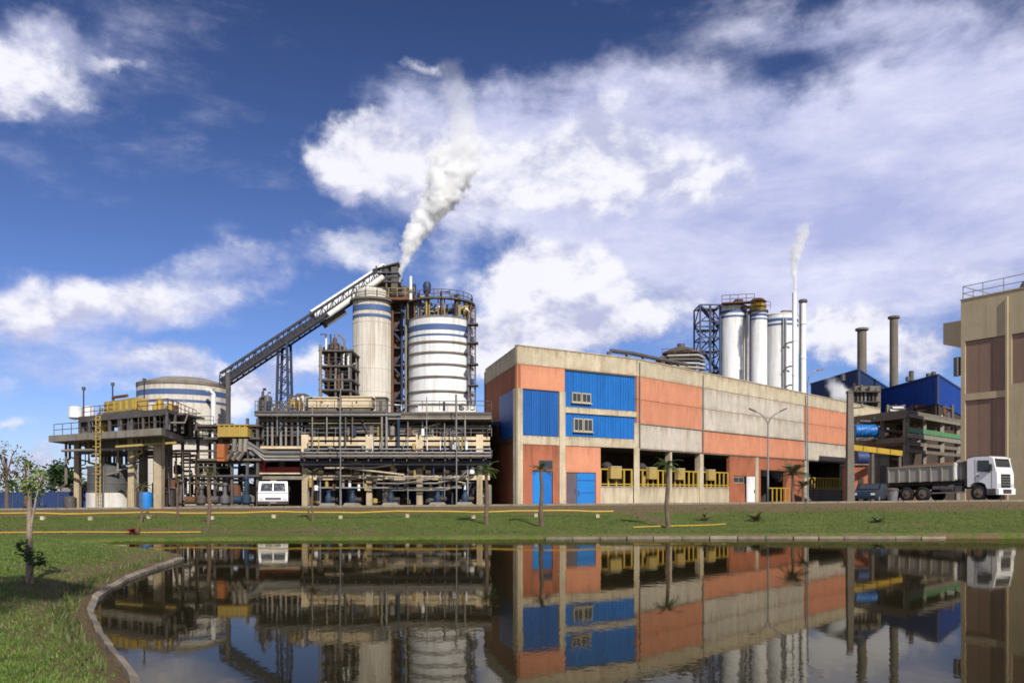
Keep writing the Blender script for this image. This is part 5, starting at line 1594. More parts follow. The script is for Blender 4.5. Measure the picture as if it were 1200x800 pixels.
# chimneys and blue sheds
stack('chimney', 'shorter grey chimney with a dark rim behind the blue sheds', 1010, 112, 10.2, 386, 'concdark', 'concdark', 0.5)
stack('chimney', 'taller grey chimney with a dark rim behind the right blue shed', 1047.5, 110, 9.2, 372, 'concdark', 'concdark', 0.5)
def shed(name, label, pts, yt, ybot, m, m2, extra=None):
    """box on a plan of px/D corners: its near walls as upright sheets, each its own part"""
    P = [Vector((WX(px, D), D, 0)) for px, D in pts]
    z1 = WZ(yt, pts[1][1])
    root = thing(name, label, 'building', (P[1].x, P[1].y, 0))
    for j, (a, b) in enumerate(zip(P[:2], P[1:3])):
        f = Fac((a.x, a.y), (b.x, b.y))
        n = max(3, int(f.L / 1.2))
        for i in range(n):
            s0, s1 = f.L * i / n, f.L * (i + 1) / n
            mb = MB(f.T).box(s0 + .01, s1 - .01, .02, .1, ybot, z1)
            for k in range(3):
                mb.box(s0 + (s1 - s0) * (k + .3) / 3, s0 + (s1 - s0) * (k + .6) / 3, -.03, .02, ybot, z1)
            obj('wall_sheet', mb, (m, m2)[j], root)
        obj('trim', MB(f.T).box(-.02, f.L + .02, -.1, .14, z1 + .004, z1 + .22), 'navy', root)
        obj('inner_wall', MB(f.T).box(.12, f.L - .12, .14, .3, 0, z1 - .05), 'dark', root)
    obj('roof', MB().prism([(q.x, q.y) for q in P] , z1 - .35, z1 - .1), 'navy', root)
    return root
shed('blue_shed', 'dark navy shed with a flat roof behind the far end of the hall', [(950, 118), (1006, 104), (1040, 122), (985, 134)], 434, 12.0, 'navy', 'navy')
shed('blue_shed', 'bright blue sheet-clad shed between the tall chimney and the tan building', [(1032, 112), (1099, 97), (1128, 112), (1060, 126)], 440, 12.6, 'shedblue', 'shedblue')
q = thing('shed_understructure', 'grey pipework and frames under the bright blue shed', 'machine', (WX(1080, 100), 100, .5))
for i in range(9):
    px = 1040 + i * 9.5
    obj('post', MB().bar((WX(px, 101), 101, .5), (WX(px, 101), 101, WZ(474, 101)), .3), ('concdark', 'rust', 'steel')[i % 3], q)
for i in range(14):
    px = r2.uniform(1040, 1110)
    y_ = r2.uniform(475, 505)
    obj('pipe', MB().tube([W(px, y_, 100), W(px + r2.uniform(8, 26), y_ + r2.uniform(-2, 4), 100)], r2.uniform(.12, .3), 7), r2.choice(('pipe', 'steel', 'rust', 'galv')), q)
for i in range(8):
    px = 1046 + i * 9
    obj('vessel', MB().vessel((WX(px, 103), 103, WZ(500, 100)), r2.uniform(.5, 1.0), r2.uniform(2, 3.2), 12), r2.choice(('steel', 'concdark', 'rust')), q)
for (px, y_, lb) in ((1064, 441, 'small dark vent left of the tallest on the bright blue shed'), (1068, 434, 'tallest dark vent in the middle of the bright blue shed roof'), (988, 438, 'small dark vent on the navy shed roof beside the shorter chimney'), (1088, 437, 'dark vent near the right corner of the bright blue shed'), (1094, 435, 'rightmost dark vent on the bright blue shed')):
    tag(obj('roof_vent', MB().vessel((WX(px, 106), 106, WZ(447, 106)), .3, WZ(y_, 106) - WZ(447, 106), 9), 'steel'), lb, 'vent', 'vents on the blue shed roofs')
# grey process block left of the bright shed
gb = thing('boiler_block', 'sooty grey block with pipes between the two blue sheds', 'building', (WX(1018, 99), 99, .5))
obj('body', MB().px(1002, 1032, 452, 590, 101, 6), 'concdark', gb)
for i in range(7):
    px = 1003 + i * 4.5
    obj('pipe', MB().tube([(WX(px, 100), 100.6, 2), (WX(px, 100), 100.6, WZ(448 + (i * 7) % 12, 100))], .16, 8), ('darksteel', 'steel', 'concdark', 'galv')[i % 4], gb)
for y_ in (458, 470, 482):
    obj('walkway', MB().px(1003, 1033, y_, y_ + 1.2, 99.9, 1), 'darksteel', gb)

# concrete frame with green beams, blue tank, yellow beam
cf = thing('open_frame_building', 'open concrete frame with flat roof slabs and pale green beams', 'frame building', (WX(1062, 74), 76, gz(36, 74)))
Pc = [(WX(1000, 80), 80), (WX(1062, 73), 73), (WX(1128, 84), 84), (WX(1066, 92), 92)]
for (z0_, z1_) in ((WZ(486.5, 73), WZ(479.5, 73)), (WZ(521, 73), WZ(516, 73))):
    obj('slab', MB().prism(Pc, z0_, z1_), 'concdark', cf)
gzf = gz(36, 74) - .3
for (px, D, w) in ((1062, 73.3, .42), (1103, 79.5, .4), (1008, 79.2, .36), (1034, 76.4, .3), (1083, 76.5, .3), (1122, 83.2, .4), (1066, 90, .4), (1030, 86, .4)):
    x = WX(px, D)
    obj('column', MB().box(x - w / 2, x + w / 2, D - w / 2, D + w / 2, gzf, WZ(486.5, 73)), 'conc', cf)
def sidebar(p, q, z, w, h, m, nm):
    obj(nm, MB().bar((*p, z), (*q, z), w, h), m, cf)
a, b, c_ = Vector(Pc[0]), Vector(Pc[1]), Vector(Pc[2])
o1, o2 = Vector((-.05, -.22)), Vector((.2, -.12))
sidebar(b + o2, c_ + o2, WZ(503.5, 73), .25, .45, 'green', 'green_beam')
sidebar(b + o2, c_ + o2, WZ(510, 73), .3, .4, 'conc', 'beam')
sidebar(b + o2, c_ + o2, WZ(528, 73), .25, .3, 'concdark', 'beam')
sidebar(b + o2 * 1.6, c_ + o2 * 1.6, WZ(487.3, 73), .3, .25, 'conc', 'edge_beam')
sidebar(a + o1, b + o1, WZ(488, 73), .3, .3, 'concdark', 'edge_beam')
sidebar(a + o1, b + o1, WZ(515, 73), .3, .5, 'concdark', 'beam')
for i in range(16):
    px = r2.uniform(1008, 1118)
    D = r2.uniform(78, 84)
    obj('vessel', MB().vessel((WX(px, D), D, r2.choice((gzf, WZ(516, 73)))), r2.uniform(.3, .8), r2.uniform(1.4, 2.6), 12), r2.choice(('steel', 'rust', 'concdark', 'pipe', 'dark')), cf)
for i in range(12):
    px = r2.uniform(1004, 1060)
    y_ = r2.uniform(490, 580)
    obj('pipe', MB().tube([W(px, y_, 77), W(px + r2.uniform(15, 50), y_ + r2.uniform(-2, 3), 77.5)], r2.uniform(.07, .16), 7), r2.choice(('pipe', 'steel', 'rust', 'galv')), cf)
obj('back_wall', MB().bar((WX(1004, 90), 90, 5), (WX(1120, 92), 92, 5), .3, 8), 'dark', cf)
bt = thing('blue_tank', 'bright blue ribbed tank on the concrete frame beside the dark pole', 'tank', W(1012, 514, 76.5))
obj('body', MB().tube([W(1001, 505, 76.6), W(1027, 505, 76.6)], .62, 20), 'bluesheet', bt)
for i in range(6):
    obj('rib', MB().tube([W(1003 + i * 4, 505, 76.6), W(1004 + i * 4, 505, 76.6)], .66, 20), 'bluedoor', bt)
obj('cradle', MB().px(1003, 1026, 512, 516, 76.3, .7), 'steel', bt)
obj('end_box', MB().px(1028, 1034, 502, 512, 76.4, .6), 'cream', bt)
yb2 = thing('gantry_beam', 'yellow gantry beam running out from behind the dark concrete pole', 'beam', W(1000, 525, 60))
A1, A2_ = W(992, 523.5, 60), W(1056, 531, 66)
for i in range(4):
    p_, q_ = A1.lerp(A2_, i / 4 + .01), A1.lerp(A2_, (i + 1) / 4 - .01)
    obj('section', MB().bar(p_, q_, .3, .42), 'yellow', yb2)
for i in (0.02, .45, .97):
    p_ = A1.lerp(A2_, i)
    obj('leg', MB().bar(p_, (p_.x, p_.y, gz(p_.x, p_.y)), .2), 'steel', yb2)
vt = thing('round_drum', 'dark navy round drum hung under the yellow beam', 'tank', W(1007, 545, 68))
obj('drum', MB().tube([W(1003, 536, 68), W(1016, 536.5, 68)], .55, 18), 'navy', vt)
obj('stand', MB().px(1004, 1006, 537, 590, 68, .3), 'steel', vt)
obj('stand', MB().px(1013, 1015, 537, 590, 68, .3), 'steel', vt)
q = thing('clad_cabin', 'pale clad cabin behind the dump truck under the yellow beam', 'cabin', W(1033, 590, 70))
obj('wall', MB().px(1025, 1042, 534, 590, 70, 2), 'conc', q)
obj('roof', MB().px(1024, 1043, 532, 533.8, 69.8, 2.4), 'concdark', q)
obj('post', MB().px(1029, 1030.5, 534, 590, 69.9, .09), 'concdark', q)
obj('door', MB().px(1032, 1038, 545, 590, 69.93, .06), 'steel', q)
q = thing('brick_kiosk', 'small orange brick kiosk between the dark pole and the parked car', 'kiosk', W(1008, 590, 66))
obj('wall', MB().px(1000, 1017, 545, 592, 66, 2), 'brick', q)
obj('roof', MB().px(999, 1018.5, 543, 544.8, 65.8, 2.4), 'concdark', q)
obj('door', MB().px(1006, 1012, 560, 592, 65.94, .05), 'dark', q)

# ------------------------------------------------------------------ tan building at the right edge
tb = thing('tan_building', 'tall tan building with recessed brown wall panels at the right edge', 'building', (38, 58, 1.2))
F = Fac((WX(1126, 62), 62.0), (WX(1126, 62) + 6.6, 62.0 - 10.2))
ztop = WZ(352, 62)
sB1, sB2, sB3, sB4 = F.s(1131), F.s(1178), F.s(1185.5), F.s(1245)
zr = (WZ(398, 61), WZ(460, 61), WZ(468, 61))
ztop_ = ztop
obj('wall', F.b(0, F.L, zr[0] + .02, ztop_, 0, 8), 'tan', tb)
obj('recess', F.b(.05, F.L - .05, .6, zr[0], .14, 8), 'brown', tb)
obj('pier', F.b(0, sB1, .6, zr[0] + .018, 0, .2), 'tan', tb)
obj('pier', F.b(sB2, sB3, .6, zr[0] + .018, 0, .2), 'tan', tb)
obj('band', F.b(sB1 + .002, sB2 - .002, zr[2], zr[1], .004, .2), 'tan', tb)
obj('lower_wall', F.b(sB3 + .002, F.L, .6, zr[1] + .4, .004, .2), 'tan', tb)
for (s0_, s1_, z0_, z1_) in ((sB1, sB2, zr[1] + .02, zr[0]), (sB1, sB2, 1.0, zr[2] - .02), (sB3, F.L, zr[1] + .42, zr[0])):
    n = 4 if s1_ - s0_ > 3 else 3
    for i in range(n):
        a, b = s0_ + (s1_ - s0_) * i / n, s0_ + (s1_ - s0_) * (i + 1) / n
        obj('brown_panel', F.b(a + .012, b - .012, z0_ + .01, z1_ - .01, .10, .138), 'brown', tb)
# overhanging block at the far end
f2 = F
zb1, zb0 = WZ(375, 62.5), WZ(407, 62.5)
mb = MB(F.T)
mb.add([(-1.7, .6, zb0 + .45), (-.01, .6, zb0 - .1), (-.01, 4, zb0 - .1), (-1.7, 4, zb0 + .45), (-1.7, .6, zb1), (-.01, .6, zb1), (-.01, 4, zb1), (-1.7, 4, zb1)],
       [(3, 2, 1, 0), (4, 5, 6, 7), (0, 1, 5, 4), (1, 2, 6, 5), (2, 3, 7, 6), (3, 0, 4, 7)])
obj('overhang', mb, 'tan', tb)
obj('railing', rail(MB(F.T), [(.1, .12, ztop_), (F.L - .2, .12, ztop_)], 1.05, .03, 1.4), 'galv', tb)
obj('railing', rail(MB(F.T), [(.1, .12, ztop_), (.1, 7.5, ztop_)], 1.05, .03, 1.4), 'galv', tb)
pt = F.pt(F.s(1198), 1.6, ztop_)
obj('roof_dome', MB().lathe(tuple(pt), [(.9, 0), (.9, .3), (.7, .75), (.3, 1.0), (.05, 1.05)], 20), 'conc', tb)
obj('coping', F.b(-.05, F.L, ztop_ + .002, ztop_ + .08, -.05, .3), 'tan', tb)
obj('downpipe', MB(F.T).tube([(F.s(1181.5), -.1, ztop_ - .4), (F.s(1181.5), -.1, .8)], .06, 7), 'tan', tb)
obj('wall_box', MB().px(1121.5, 1126, 418, 440, 62.2, .5), 'tankgrey', tb)

# ------------------------------------------------------------------ dump truck
fx, fy = .545, -.838
rear = Vector((27.35, 58.4, 0))
zr_, zf_ = gz(rear.x + 1, rear.y - 1.5), gz(rear.x + 3.4, rear.y - 6.5)
pitch = math.atan2(zf_ - zr_, 5.2)
T = Matrix.Translation((rear.x, rear.y, zr_ - math.tan(pitch) * 1.9 + .04)) @ Matrix.Rotation(math.atan2(fy, fx), 4, 'Z') @ Matrix.Rotation(-pitch, 4, 'Y') @ Matrix.Diagonal((.93, .92, 1, 1))
trk = thing('dump_truck', 'white-cabbed dump truck with a grey tipper body parked before the tan building', 'dump truck', T @ Vector((4, 1.2, 0)))
def tb_(*a):
    return MB(T).box(*a)
HEX = [(3, 2, 1, 0), (4, 5, 6, 7), (0, 1, 5, 4), (1, 2, 6, 5), (2, 3, 7, 6), (3, 0, 4, 7)]
# tipper body: floor, two sides with ribs, headboard, tailboard
BL = 5.15
obj('bed_floor', tb_(0, BL, .05, 2.35, 1.42, 1.52), 'bed', trk)
for y0, y1, yo in ((0, .08, -.06), (2.32, 2.4, 2.4)):
    sd = obj('bed_side', tb_(0, BL, y0, y1, 1.40, 2.42), 'bed', trk)
    for i in range(7):
        x = .02 + (BL - .12) * i / 6
        obj('rib', tb_(x, x + .09, yo, yo + .06, 1.38, 2.40), 'bed', sd)
    obj('top_rail', tb_(-.02, BL + .02, min(y0, yo) - .01, max(y1, yo + .06) + .01, 2.421, 2.50), 'bed', sd)
hb = obj('headboard', tb_(BL - .06, BL + .02, .085, 2.315, 1.53, 2.62), 'white', trk)
for i in range(4):
    obj('rib', tb_(BL + .021, BL + .1, .12 + i * .68, .24 + i * .68, 1.45, 2.60), 'white', hb)
obj('tailboard', tb_(-.05, .02, .085, 2.315, 1.53, 2.40), 'bed', trk)
obj('canopy_lip', tb_(BL - .1, BL + 1.2, .3, 2.1, 2.62, 2.68), 'bed', trk)
obj('chassis', tb_(.3, 7.6, .75, .95, .85, 1.12), 'black', trk)
obj('chassis', tb_(.3, 7.6, 1.45, 1.65, .85, 1.12), 'black', trk)
obj('subframe', tb_(.2, BL + .2, .7, 1.7, 1.13, 1.40), 'steel', trk)
obj('fuel_tank', MB(T).tube([(4.1, .32, .85), (5.0, .32, .85)], .3, 14), 'steel', trk)
obj('battery_box', tb_(5.1, 5.6, .1, .6, .65, 1.05), 'steel', trk)
obj('air_tank', MB(T).tube([(3.4, .35, .95), (4.0, .35, .95)], .16, 10), 'galv', trk)
obj('rear_lamp_bar', tb_(-.1, -.02, .2, 2.2, .95, 1.15), 'red', trk)
obj('ram', MB(T).tube([(2.8, 1.2, 1.1), (4.6, 1.2, 1.38)], .12, 10), 'galv', trk)
obj('mudguard', tb_(.75, 3.3, .02, .62, 1.16, 1.2), 'black', trk)
# wheels
def wheel(x, y, r=.53, w=.30, side=-1):
    c = Vector((x, y, r))
    wt2 = obj('wheel', MB(T).lathe((0, 0, 0), [(.1, 0)], 3) if False else MB(T).tube([c, c + Vector((0, .03, 0)), c + Vector((0, w - .03, 0)), c + Vector((0, w, 0))], [r * .9, r, r, r * .9], 28), 'black', trk)
    yo = y - .012 if side < 0 else y + w + .012
    d_ = -1 if side < 0 else 1
    obj('rim', MB(T).tube([(x, yo, r), (x, yo + d_ * -.02, r)], r * .58, 20), 'concdark', wt2)
    obj('hub', MB(T).tube([(x, yo + d_ * .07, r), (x, yo, r)], [r * .15, r * .26], 14), 'rust', wt2)
for x in (1.45, 2.72):
    wheel(x, .02)
    wheel(x, 2.08, side=1)
wheel(6.78, .06)
wheel(6.78, 2.04, side=1)
for x in (1.45, 2.72, 6.78):
    obj('axle', MB(T).tube([(x, .3, .53), (x, 2.1, .53)], .09, 10), 'steel', trk)
# cab over engine, wheel arch cut from the side outline
prof = [(6.05, .95), (6.22, .95), (6.30, 1.10), (6.52, 1.22), (6.78, 1.26), (7.06, 1.22), (7.28, 1.10), (7.40, .80), (7.40, .42), (8.04, .42), (8.10, .9), (8.10, 1.75), (7.98, 2.2), (7.86, 2.78), (7.6, 2.92), (6.6, 2.94), (6.08, 2.80)]
n = len(prof)
mb = MB(T)
vs = [(x, .02, z) for x, z in prof] + [(x, 2.38, z) for x, z in prof]
fs = [tuple(range(n)), tuple(range(2 * n - 1, n - 1, -1))] + [((i + 1) % n, i, n + i, n + (i + 1) % n) for i in range(n)]
mb.add(vs, fs)
cab = obj('cab', mb, 'truckwhite', trk)
obj('side_window', MB(T).add([(6.78, .0, 1.95), (7.66, .0, 1.86), (7.58, .0, 2.66), (6.8, .0, 2.68), (6.78, .03, 1.95), (7.66, .03, 1.86), (7.58, .03, 2.66), (6.8, .03, 2.68)], HEX), 'glass', cab)
obj('door_seam', tb_(6.62, 6.635, .006, .02, 1.3, 2.75), 'steel', cab)
obj('door_seam', tb_(7.74, 7.755, .006, .02, .8, 2.3), 'steel', cab)
obj('door_handle', tb_(6.7, 6.86, -.02, .02, 1.62, 1.68), 'black', cab)
mb = MB(T)
mb.add([(7.995, .16, 2.2), (7.995, 2.24, 2.2), (7.885, 2.2, 2.72), (7.885, .2, 2.72), (7.96, .16, 2.19), (7.96, 2.24, 2.19), (7.84, 2.2, 2.71), (7.84, .2, 2.71)], [(0, 1, 2, 3), (7, 6, 5, 4), (0, 4, 5, 1), (1, 5, 6, 2), (2, 6, 7, 3), (3, 7, 4, 0)])
obj('windscreen', mb, 'glass', cab)
obj('grille', tb_(8.10, 8.13, .55, 1.85, .85, 1.74), 'black', cab)
for i in range(4):
    obj('grille_bar', tb_(8.131, 8.15, .58, 1.82, 1.02 + i * .17, 1.08 + i * .17), 'galv', cab)
obj('bumper', tb_(8.04, 8.2, .02, 2.38, .40, .80), 'truckwhite', cab)
for y in (.12, 1.96):
    obj('headlight', tb_(8.10, 8.14, y, y + .32, .86, 1.12), 'lamp', cab)
obj('number_plate', tb_(8.201, 8.21, 1.0, 1.4, .5, .62), 'galv', cab)
for y in (-.22, 2.42):
    mi = obj('mirror', tb_(7.72, 7.80, y, y + .2, 1.95, 2.4), 'black', cab)
obj('sun_visor', tb_(7.86, 8.02, .2, 2.2, 2.74, 2.79), 'truckwhite', cab)
obj('bumper_inset', tb_(8.201, 8.212, .62, 1.78, .46, .74), 'darksteel', cab)
obj('lower_skirt', tb_(7.42, 8.0, .005, .018, .44, .8), 'steel', cab)
obj('roof_edge', tb_(6.1, 7.6, .01, 2.39, 2.945, 2.97), 'steel', cab)
for y in (.6, 1.5):
    obj('wiper', MB(T).bar((8.0, y, 2.22), (7.955, y + .42, 2.42), .025), 'black', cab)
for x in (1.0, 2.1, 3.3, 4.4):
    obj('side_marker', tb_(x, x + .1, -.075, -.062, 1.44, 1.5), 'orangepaint', trk)
obj('side_guard', tb_(3.4, 5.9, .03, .07, .55, .63), 'galv', trk)
obj('mudflap', tb_(.6, .63, .05, .6, .3, 1.1), 'black', trk)
obj('load', MB(T).add([(.1, .12, 2.3), (BL - .1, .12, 2.35), (BL - .1, 2.28, 2.35), (.1, 2.28, 2.3), (.9, .8, 2.62), (BL - .7, .8, 2.7), (BL - .7, 1.6, 2.7), (.9, 1.6, 2.62)], [(0, 1, 5, 4), (1, 2, 6, 5), (2, 3, 7, 6), (3, 0, 4, 7), (4, 5, 6, 7), (3, 2, 1, 0)]), 'rust', trk)
obj('exhaust', MB(T).tube([(5.8, .3, 1.0), (5.8, .3, 2.7)], .07, 10), 'steel', trk)
obj('step', tb_(7.42, 7.95, -.01, .25, .45, .5), 'black', cab)
# bin and dark car
x, Dd = WX(1046, 53.6), 53.6
zz_ = gz(x, Dd)
bn = thing('waste_bin', 'pale grey plastic bin beside the dump truck rear wheels', 'bin', (x, Dd, zz_))
obj('body', MB().lathe((x, Dd, zz_), [(.28, 0), (.36, .78), (.38, .8)], 20), 'galv', bn)
obj('lid', MB().lathe((x, Dd, zz_), [(.40, .8), (.40, .86), (.3, .95), (.08, .98)], 20), 'steel', bn)
def car(x, y, yaw, label):
    T2 = Matrix.Translation((x, y, gz(x, y) + .02)) @ Matrix.Rotation(yaw, 4, 'Z')
    c = thing('parked_car', label, 'car', (x, y, gz(x, y)))
    pr = [(-1.9, .3), (-1.95, .75), (-1.75, .9), (-1.2, 1.0), (-.75, 1.38), (.5, 1.4), (1.05, .95), (1.85, .82), (1.95, .5), (1.9, .28)]
    n = len(pr)
    mb = MB(T2)
    mb.add([(a, -.82, z) for a, z in pr] + [(a, .82, z) for a, z in pr], [tuple(range(n)), tuple(range(2 * n - 1, n - 1, -1))] + [((i + 1) % n, i, n + i, n + (i + 1) % n) for i in range(n)])
    obj('body', mb, 'carblue', c)
    for s in (-1, 1):
        yo = .822 * s
        obj('window', MB(T2).box(-.65, -.1, min(yo, yo + .01 * s), max(yo, yo + .01 * s), .95, 1.3), 'glass', c)
        obj('window', MB(T2).box(0, .55, min(yo, yo + .01 * s), max(yo, yo + .01 * s), .95, 1.28), 'glass', c)
        for a in (-1.2, 1.2):
            w_ = obj('wheel', MB(T2).tube([(a, .65 * s, .3), (a, .86 * s, .3)], .3, 18), 'black', c)
            obj('rim', MB(T2).tube([(a, .861 * s, .3), (a, .875 * s, .3)], .18, 14), 'galv', w_)
        obj('headlight', MB(T2).box(1.90, 1.96, .62 * s - .14, .62 * s + .14, .55, .7), 'lamp', c)
    obj('windscreen', MB(T2).add([(.56, -.7, 1.37), (.56, .7, 1.37), (1.04, .72, 1.0), (1.04, -.72, 1.0), (.52, -.7, 1.34), (.52, .7, 1.34), (1.0, .72, .95), (1.0, -.72, .95)], HEX), 'glass', c)
car(WX(1025, 59), 59.5, math.atan2(-.6, -.5), 'dark blue car parked behind the dump truck tail, half hidden by the bin')
# ------------------------------------------------------------------ poles and lamps
def pole(name, label, cat, px, D, yt, r, m, r2=None):
    x = WX(px, D)
    z = gz(x, D)
    root = thing(name, label, cat, (x, D, z))
    obj('shaft', MB().tube([(x, D, z - .1), (x, D, WZ(yt, D))], r, 10, r2=r2 or r * .7), m, root)
    obj('base', MB().box(x - r * 2, x + r * 2, D - r * 2, D + r * 2, z - .1, z + .12), 'conc', root)
    return root, x, WZ(yt, D)
D = 52.5
rt, x, z = pole('street_lamp', 'grey street lamp with two curved arms before the orange hall', 'street lamp', 900, D, 496, .07, 'galv')
for s in (-1, 1):
    pts = [(x, D, z - .05), (x + s * .12, D, z + .25), (x + s * .45, D, z + .6), (x + s * .85, D, z + .8)]
    obj('arm', MB().tube(pts, .04, 7), 'galv', rt)
    obj('lamp_head', MB().add([(x + s * .8, D - .1, z + .74), (x + s * 1.22, D - .12, z + .92), (x + s * 1.22, D + .12, z + .92), (x + s * .8, D + .1, z + .74), (x + s * .8, D - .08, z + .84), (x + s * 1.2, D - .08, z + 1.03), (x + s * 1.2, D + .08, z + 1.03), (x + s * .8, D + .08, z + .84)], HEX), 'steel', rt)
rt, x, z = pole('street_lamp', 'tall street lamp with one short curved arm left of the dark pole', 'street lamp', 946.5, D, 447, .06, 'galv')
obj('arm', MB().tube([(x, D, z - .05), (x + .08, D, z + .3), (x + .35, D, z + .62), (x + .65, D, z + .75)], .035, 7), 'galv', rt)
obj('lamp_head', MB().add([(x + .6, D - .1, z + .68), (x + 1.0, D - .1, z + .76), (x + 1.0, D + .1, z + .76), (x + .6, D + .1, z + .68), (x + .6, D - .07, z + .78), (x + 1.0, D - .07, z + .88), (x + 1.0, D + .07, z + .88), (x + .6, D + .07, z + .78)], HEX), 'steel', rt)
x, D = WX(996, 53), 53
z = gz(x, D)
rt = thing('utility_pole', 'thick dark concrete pole with a stub arm at the end of the hall', 'pole', (x, D, z))
obj('shaft', MB().add([(x - .25, D - .2, z - .2), (x + .25, D - .2, z - .2), (x + .25, D + .2, z - .2), (x - .25, D + .2, z - .2), (x - .17, D - .14, WZ(461, D)), (x + .17, D - .14, WZ(461, D)), (x + .17, D + .14, WZ(461, D)), (x - .17, D + .14, WZ(461, D))], HEX), 'concdark', rt)
obj('cap', MB().box(x - .2, x + .12, D - .16, D + .16, WZ(461, D) + .002, WZ(458, D)), 'steel', rt)
obj('arm', MB().bar((x + .1, D, WZ(478, D)), (x + .9, D, WZ(477, D)), .1), 'steel', rt)
obj('insulator', MB().vessel((x + .8, D, WZ(476.5, D)), .07, .25, 8), 'conc', rt)
for (px, yt, D, lb) in ((399, 455, 53.5, 'slim grey pole before the middle of the process building'), (535, 462, 54.5, 'slim dark pole near the right end of the process building')):
    pole('lamp_post', lb, 'pole', px, D, yt, .05, 'galv')

# ------------------------------------------------------------------ yellow pipe along the bank
def bank_pipe(label, pts, r, block_px, D):
    root = thing('yellow_pipe', label, 'pipe', pts[0])
    obj('pipe', MB().tube(pts, r, 8), 'yellow', root)
    for px in block_px:
        x = WX(px, D)
        z = gz(x, D)
        obj('block', MB().box(x - .09, x + .09, D - .24, D - .06, z - .15, z + .17), 'cream', root)
    return root
D = 42.0
pts = []
for i in range(34):
    x = WX(-40 + i * 23, D)
    pts.append((x, D, .31 + gz(x, D) + .015 * math.sin(i * 2.1)))
bank_pipe('long faded yellow pipe lying along the far bank on small blocks', pts, .042, [52, 108, 176, 250, 322, 400, 478, 555, 628, 700], D)
D = 37.0
pts = []
for i in range(14):
    x = WX(742 + i * 9, D)
    pts.append((x, D + i * .1, .04 + gz(x, D + i * .1)))
bank_pipe('short faded yellow pipe on the grass right of the worn track', pts, .03, [], D)
D = 35.2
pts = []
for i in range(20):
    x = WX(-40 + i * 14.5, D)
    pts.append((x, D, .05 + gz(x, D)))
bank_pipe('low faded yellow pipe at the water side of the left bank', pts, .03, [], D)

# ------------------------------------------------------------------ trees and plants
def leaves(mb, clumps, n, size, rr, flat=.5):
    for _ in range(n):
        c, cr = rr.choice(clumps)
        v = Vector((rr.gauss(0, 1), rr.gauss(0, 1), rr.gauss(0, 1))) * (cr * .5)
        p_ = Vector(c) + v
        a = Vector((rr.uniform(-1, 1), rr.uniform(-1, 1), rr.uniform(-.6, .6))).normalized()
        b = a.cross(Vector((rr.uniform(-1, 1), rr.uniform(-1, 1), rr.uniform(-1, 1)))).normalized()
        s = size * rr.uniform(.6, 1.4)
        mb.add([p_ - a * s * .5, p_ + b * s * .28, p_ + a * s * .6, p_ - b * s * .28], [(0, 1, 2, 3)])
def tree(label, x, y, h, trunk_r, crown_h, crown_r, nclump, nleaf, leafsize, m, seed, name='young_tree', lean=0.0, group=None, bark='bark', limbs=5, cat='tree', zb=None):
    rr = random.Random(seed)
    z = gz(x, y) if zb is None else zb
    root = thing(name, label, cat, (x, y, z), group)
    topz = z + h
    cz = topz - crown_h / 2
    pts = []
    for i in range(7):
        t_ = i / 6
        pts.append((x + lean * t_ * t_ + rr.uniform(-.03, .03) * h * .3 * t_, y + rr.uniform(-.03, .03) * h * .2 * t_, z - .1 + (h - crown_h * .35) * t_))
    obj('trunk', MB().tube(pts, [trunk_r * (1.25 - .8 * i / 6) for i in range(7)], 8), bark, root)
    clumps = []
    mbl = MB()
    for i in range(nclump):
        a, u, v = rr.uniform(0, 6.28), rr.uniform(-1, 1), rr.uniform(.15, 1) ** .5
        s = math.sqrt(max(0, 1 - u * u * .85))
        c = (x + lean + crown_r * v * s * math.cos(a) * .8, y + crown_r * v * s * math.sin(a) * .8, cz + crown_h * .42 * u)
        clumps.append((c, crown_r * rr.uniform(.28, .5)))
        if i < limbs:
            st = Vector(pts[rr.randint(3, 5)])
            mid = st.lerp(Vector(c), .5) + Vector((0, 0, .1 * crown_h))
            mbl.tube([st, mid, Vector(c)], [trunk_r * .45, trunk_r * .3, trunk_r * .12], 5)
    obj('limbs', mbl, bark, root, kind='stuff') if mbl.v else None
    mb = MB()
    leaves(mb, clumps, nleaf, leafsize, rr)
    obj('crown', mb, m, root, smooth=False)
    return root

# frond shared by all palms: arching stalk with leaflets, 1 m long
fm = MB()
def fr(t_):
    return Vector((t_ * .92, 0, .42 * t_ - .75 * t_ * t_))
fm.tube([fr(i / 6) for i in range(7)], [.018 - .0022 * i for i in range(7)], 4)
for i in range(1, 17):
    t_ = i / 17
    for s in (-1, 1):
        q = fr(t_)
        L_ = .34 * math.sin(math.pi * (.15 + .8 * t_)) + .05
        e = q + Vector((L_ * .55, s * L_ * .75, -.16 * L_ - .05))
        w = Vector((.028, 0, .0))
        fm.add([q - w, q + w, e + w * .2], [(0, 1, 2)])
frond_me = {k: mesh_from('frond', fm, M[k], smooth=False) for k in ('leaf', 'leafdark', 'leafbright', 'leafdry')}
def palm(label, px, D, yt, trunk_r, fl, nf, m, seed, ybase=None, droop=.0, group='young palms on the far bank'):
    rr = random.Random(seed)
    x = WX(px, D)
    z = gz(x, D)
    zt = WZ(yt, D)
    root = thing('young_palm', label, 'palm', (x, D, z), group)
    hh = zt - z - fl * .25
    pts = [(x + .04 * math.sin(i * 1.3 + seed) * hh * .3, D, z - .1 + (hh + .1) * i / 7) for i in range(8)]
    obj('trunk', MB().tube(pts, [trunk_r * (1.35 - .5 * i / 7) for i in range(8)], 8), 'bark', root)
    tp = Vector(pts[-1]) - Vector((x, D, z))
    for i in range(nf):
        a = i * 2.4 + rr.uniform(-.3, .3)
        el = rr.uniform(-.9, .5) - droop
        inst('frond', frond_me[m], root, tp, (0, el, a), (fl * rr.uniform(.75, 1.1),) * 3)
    return root
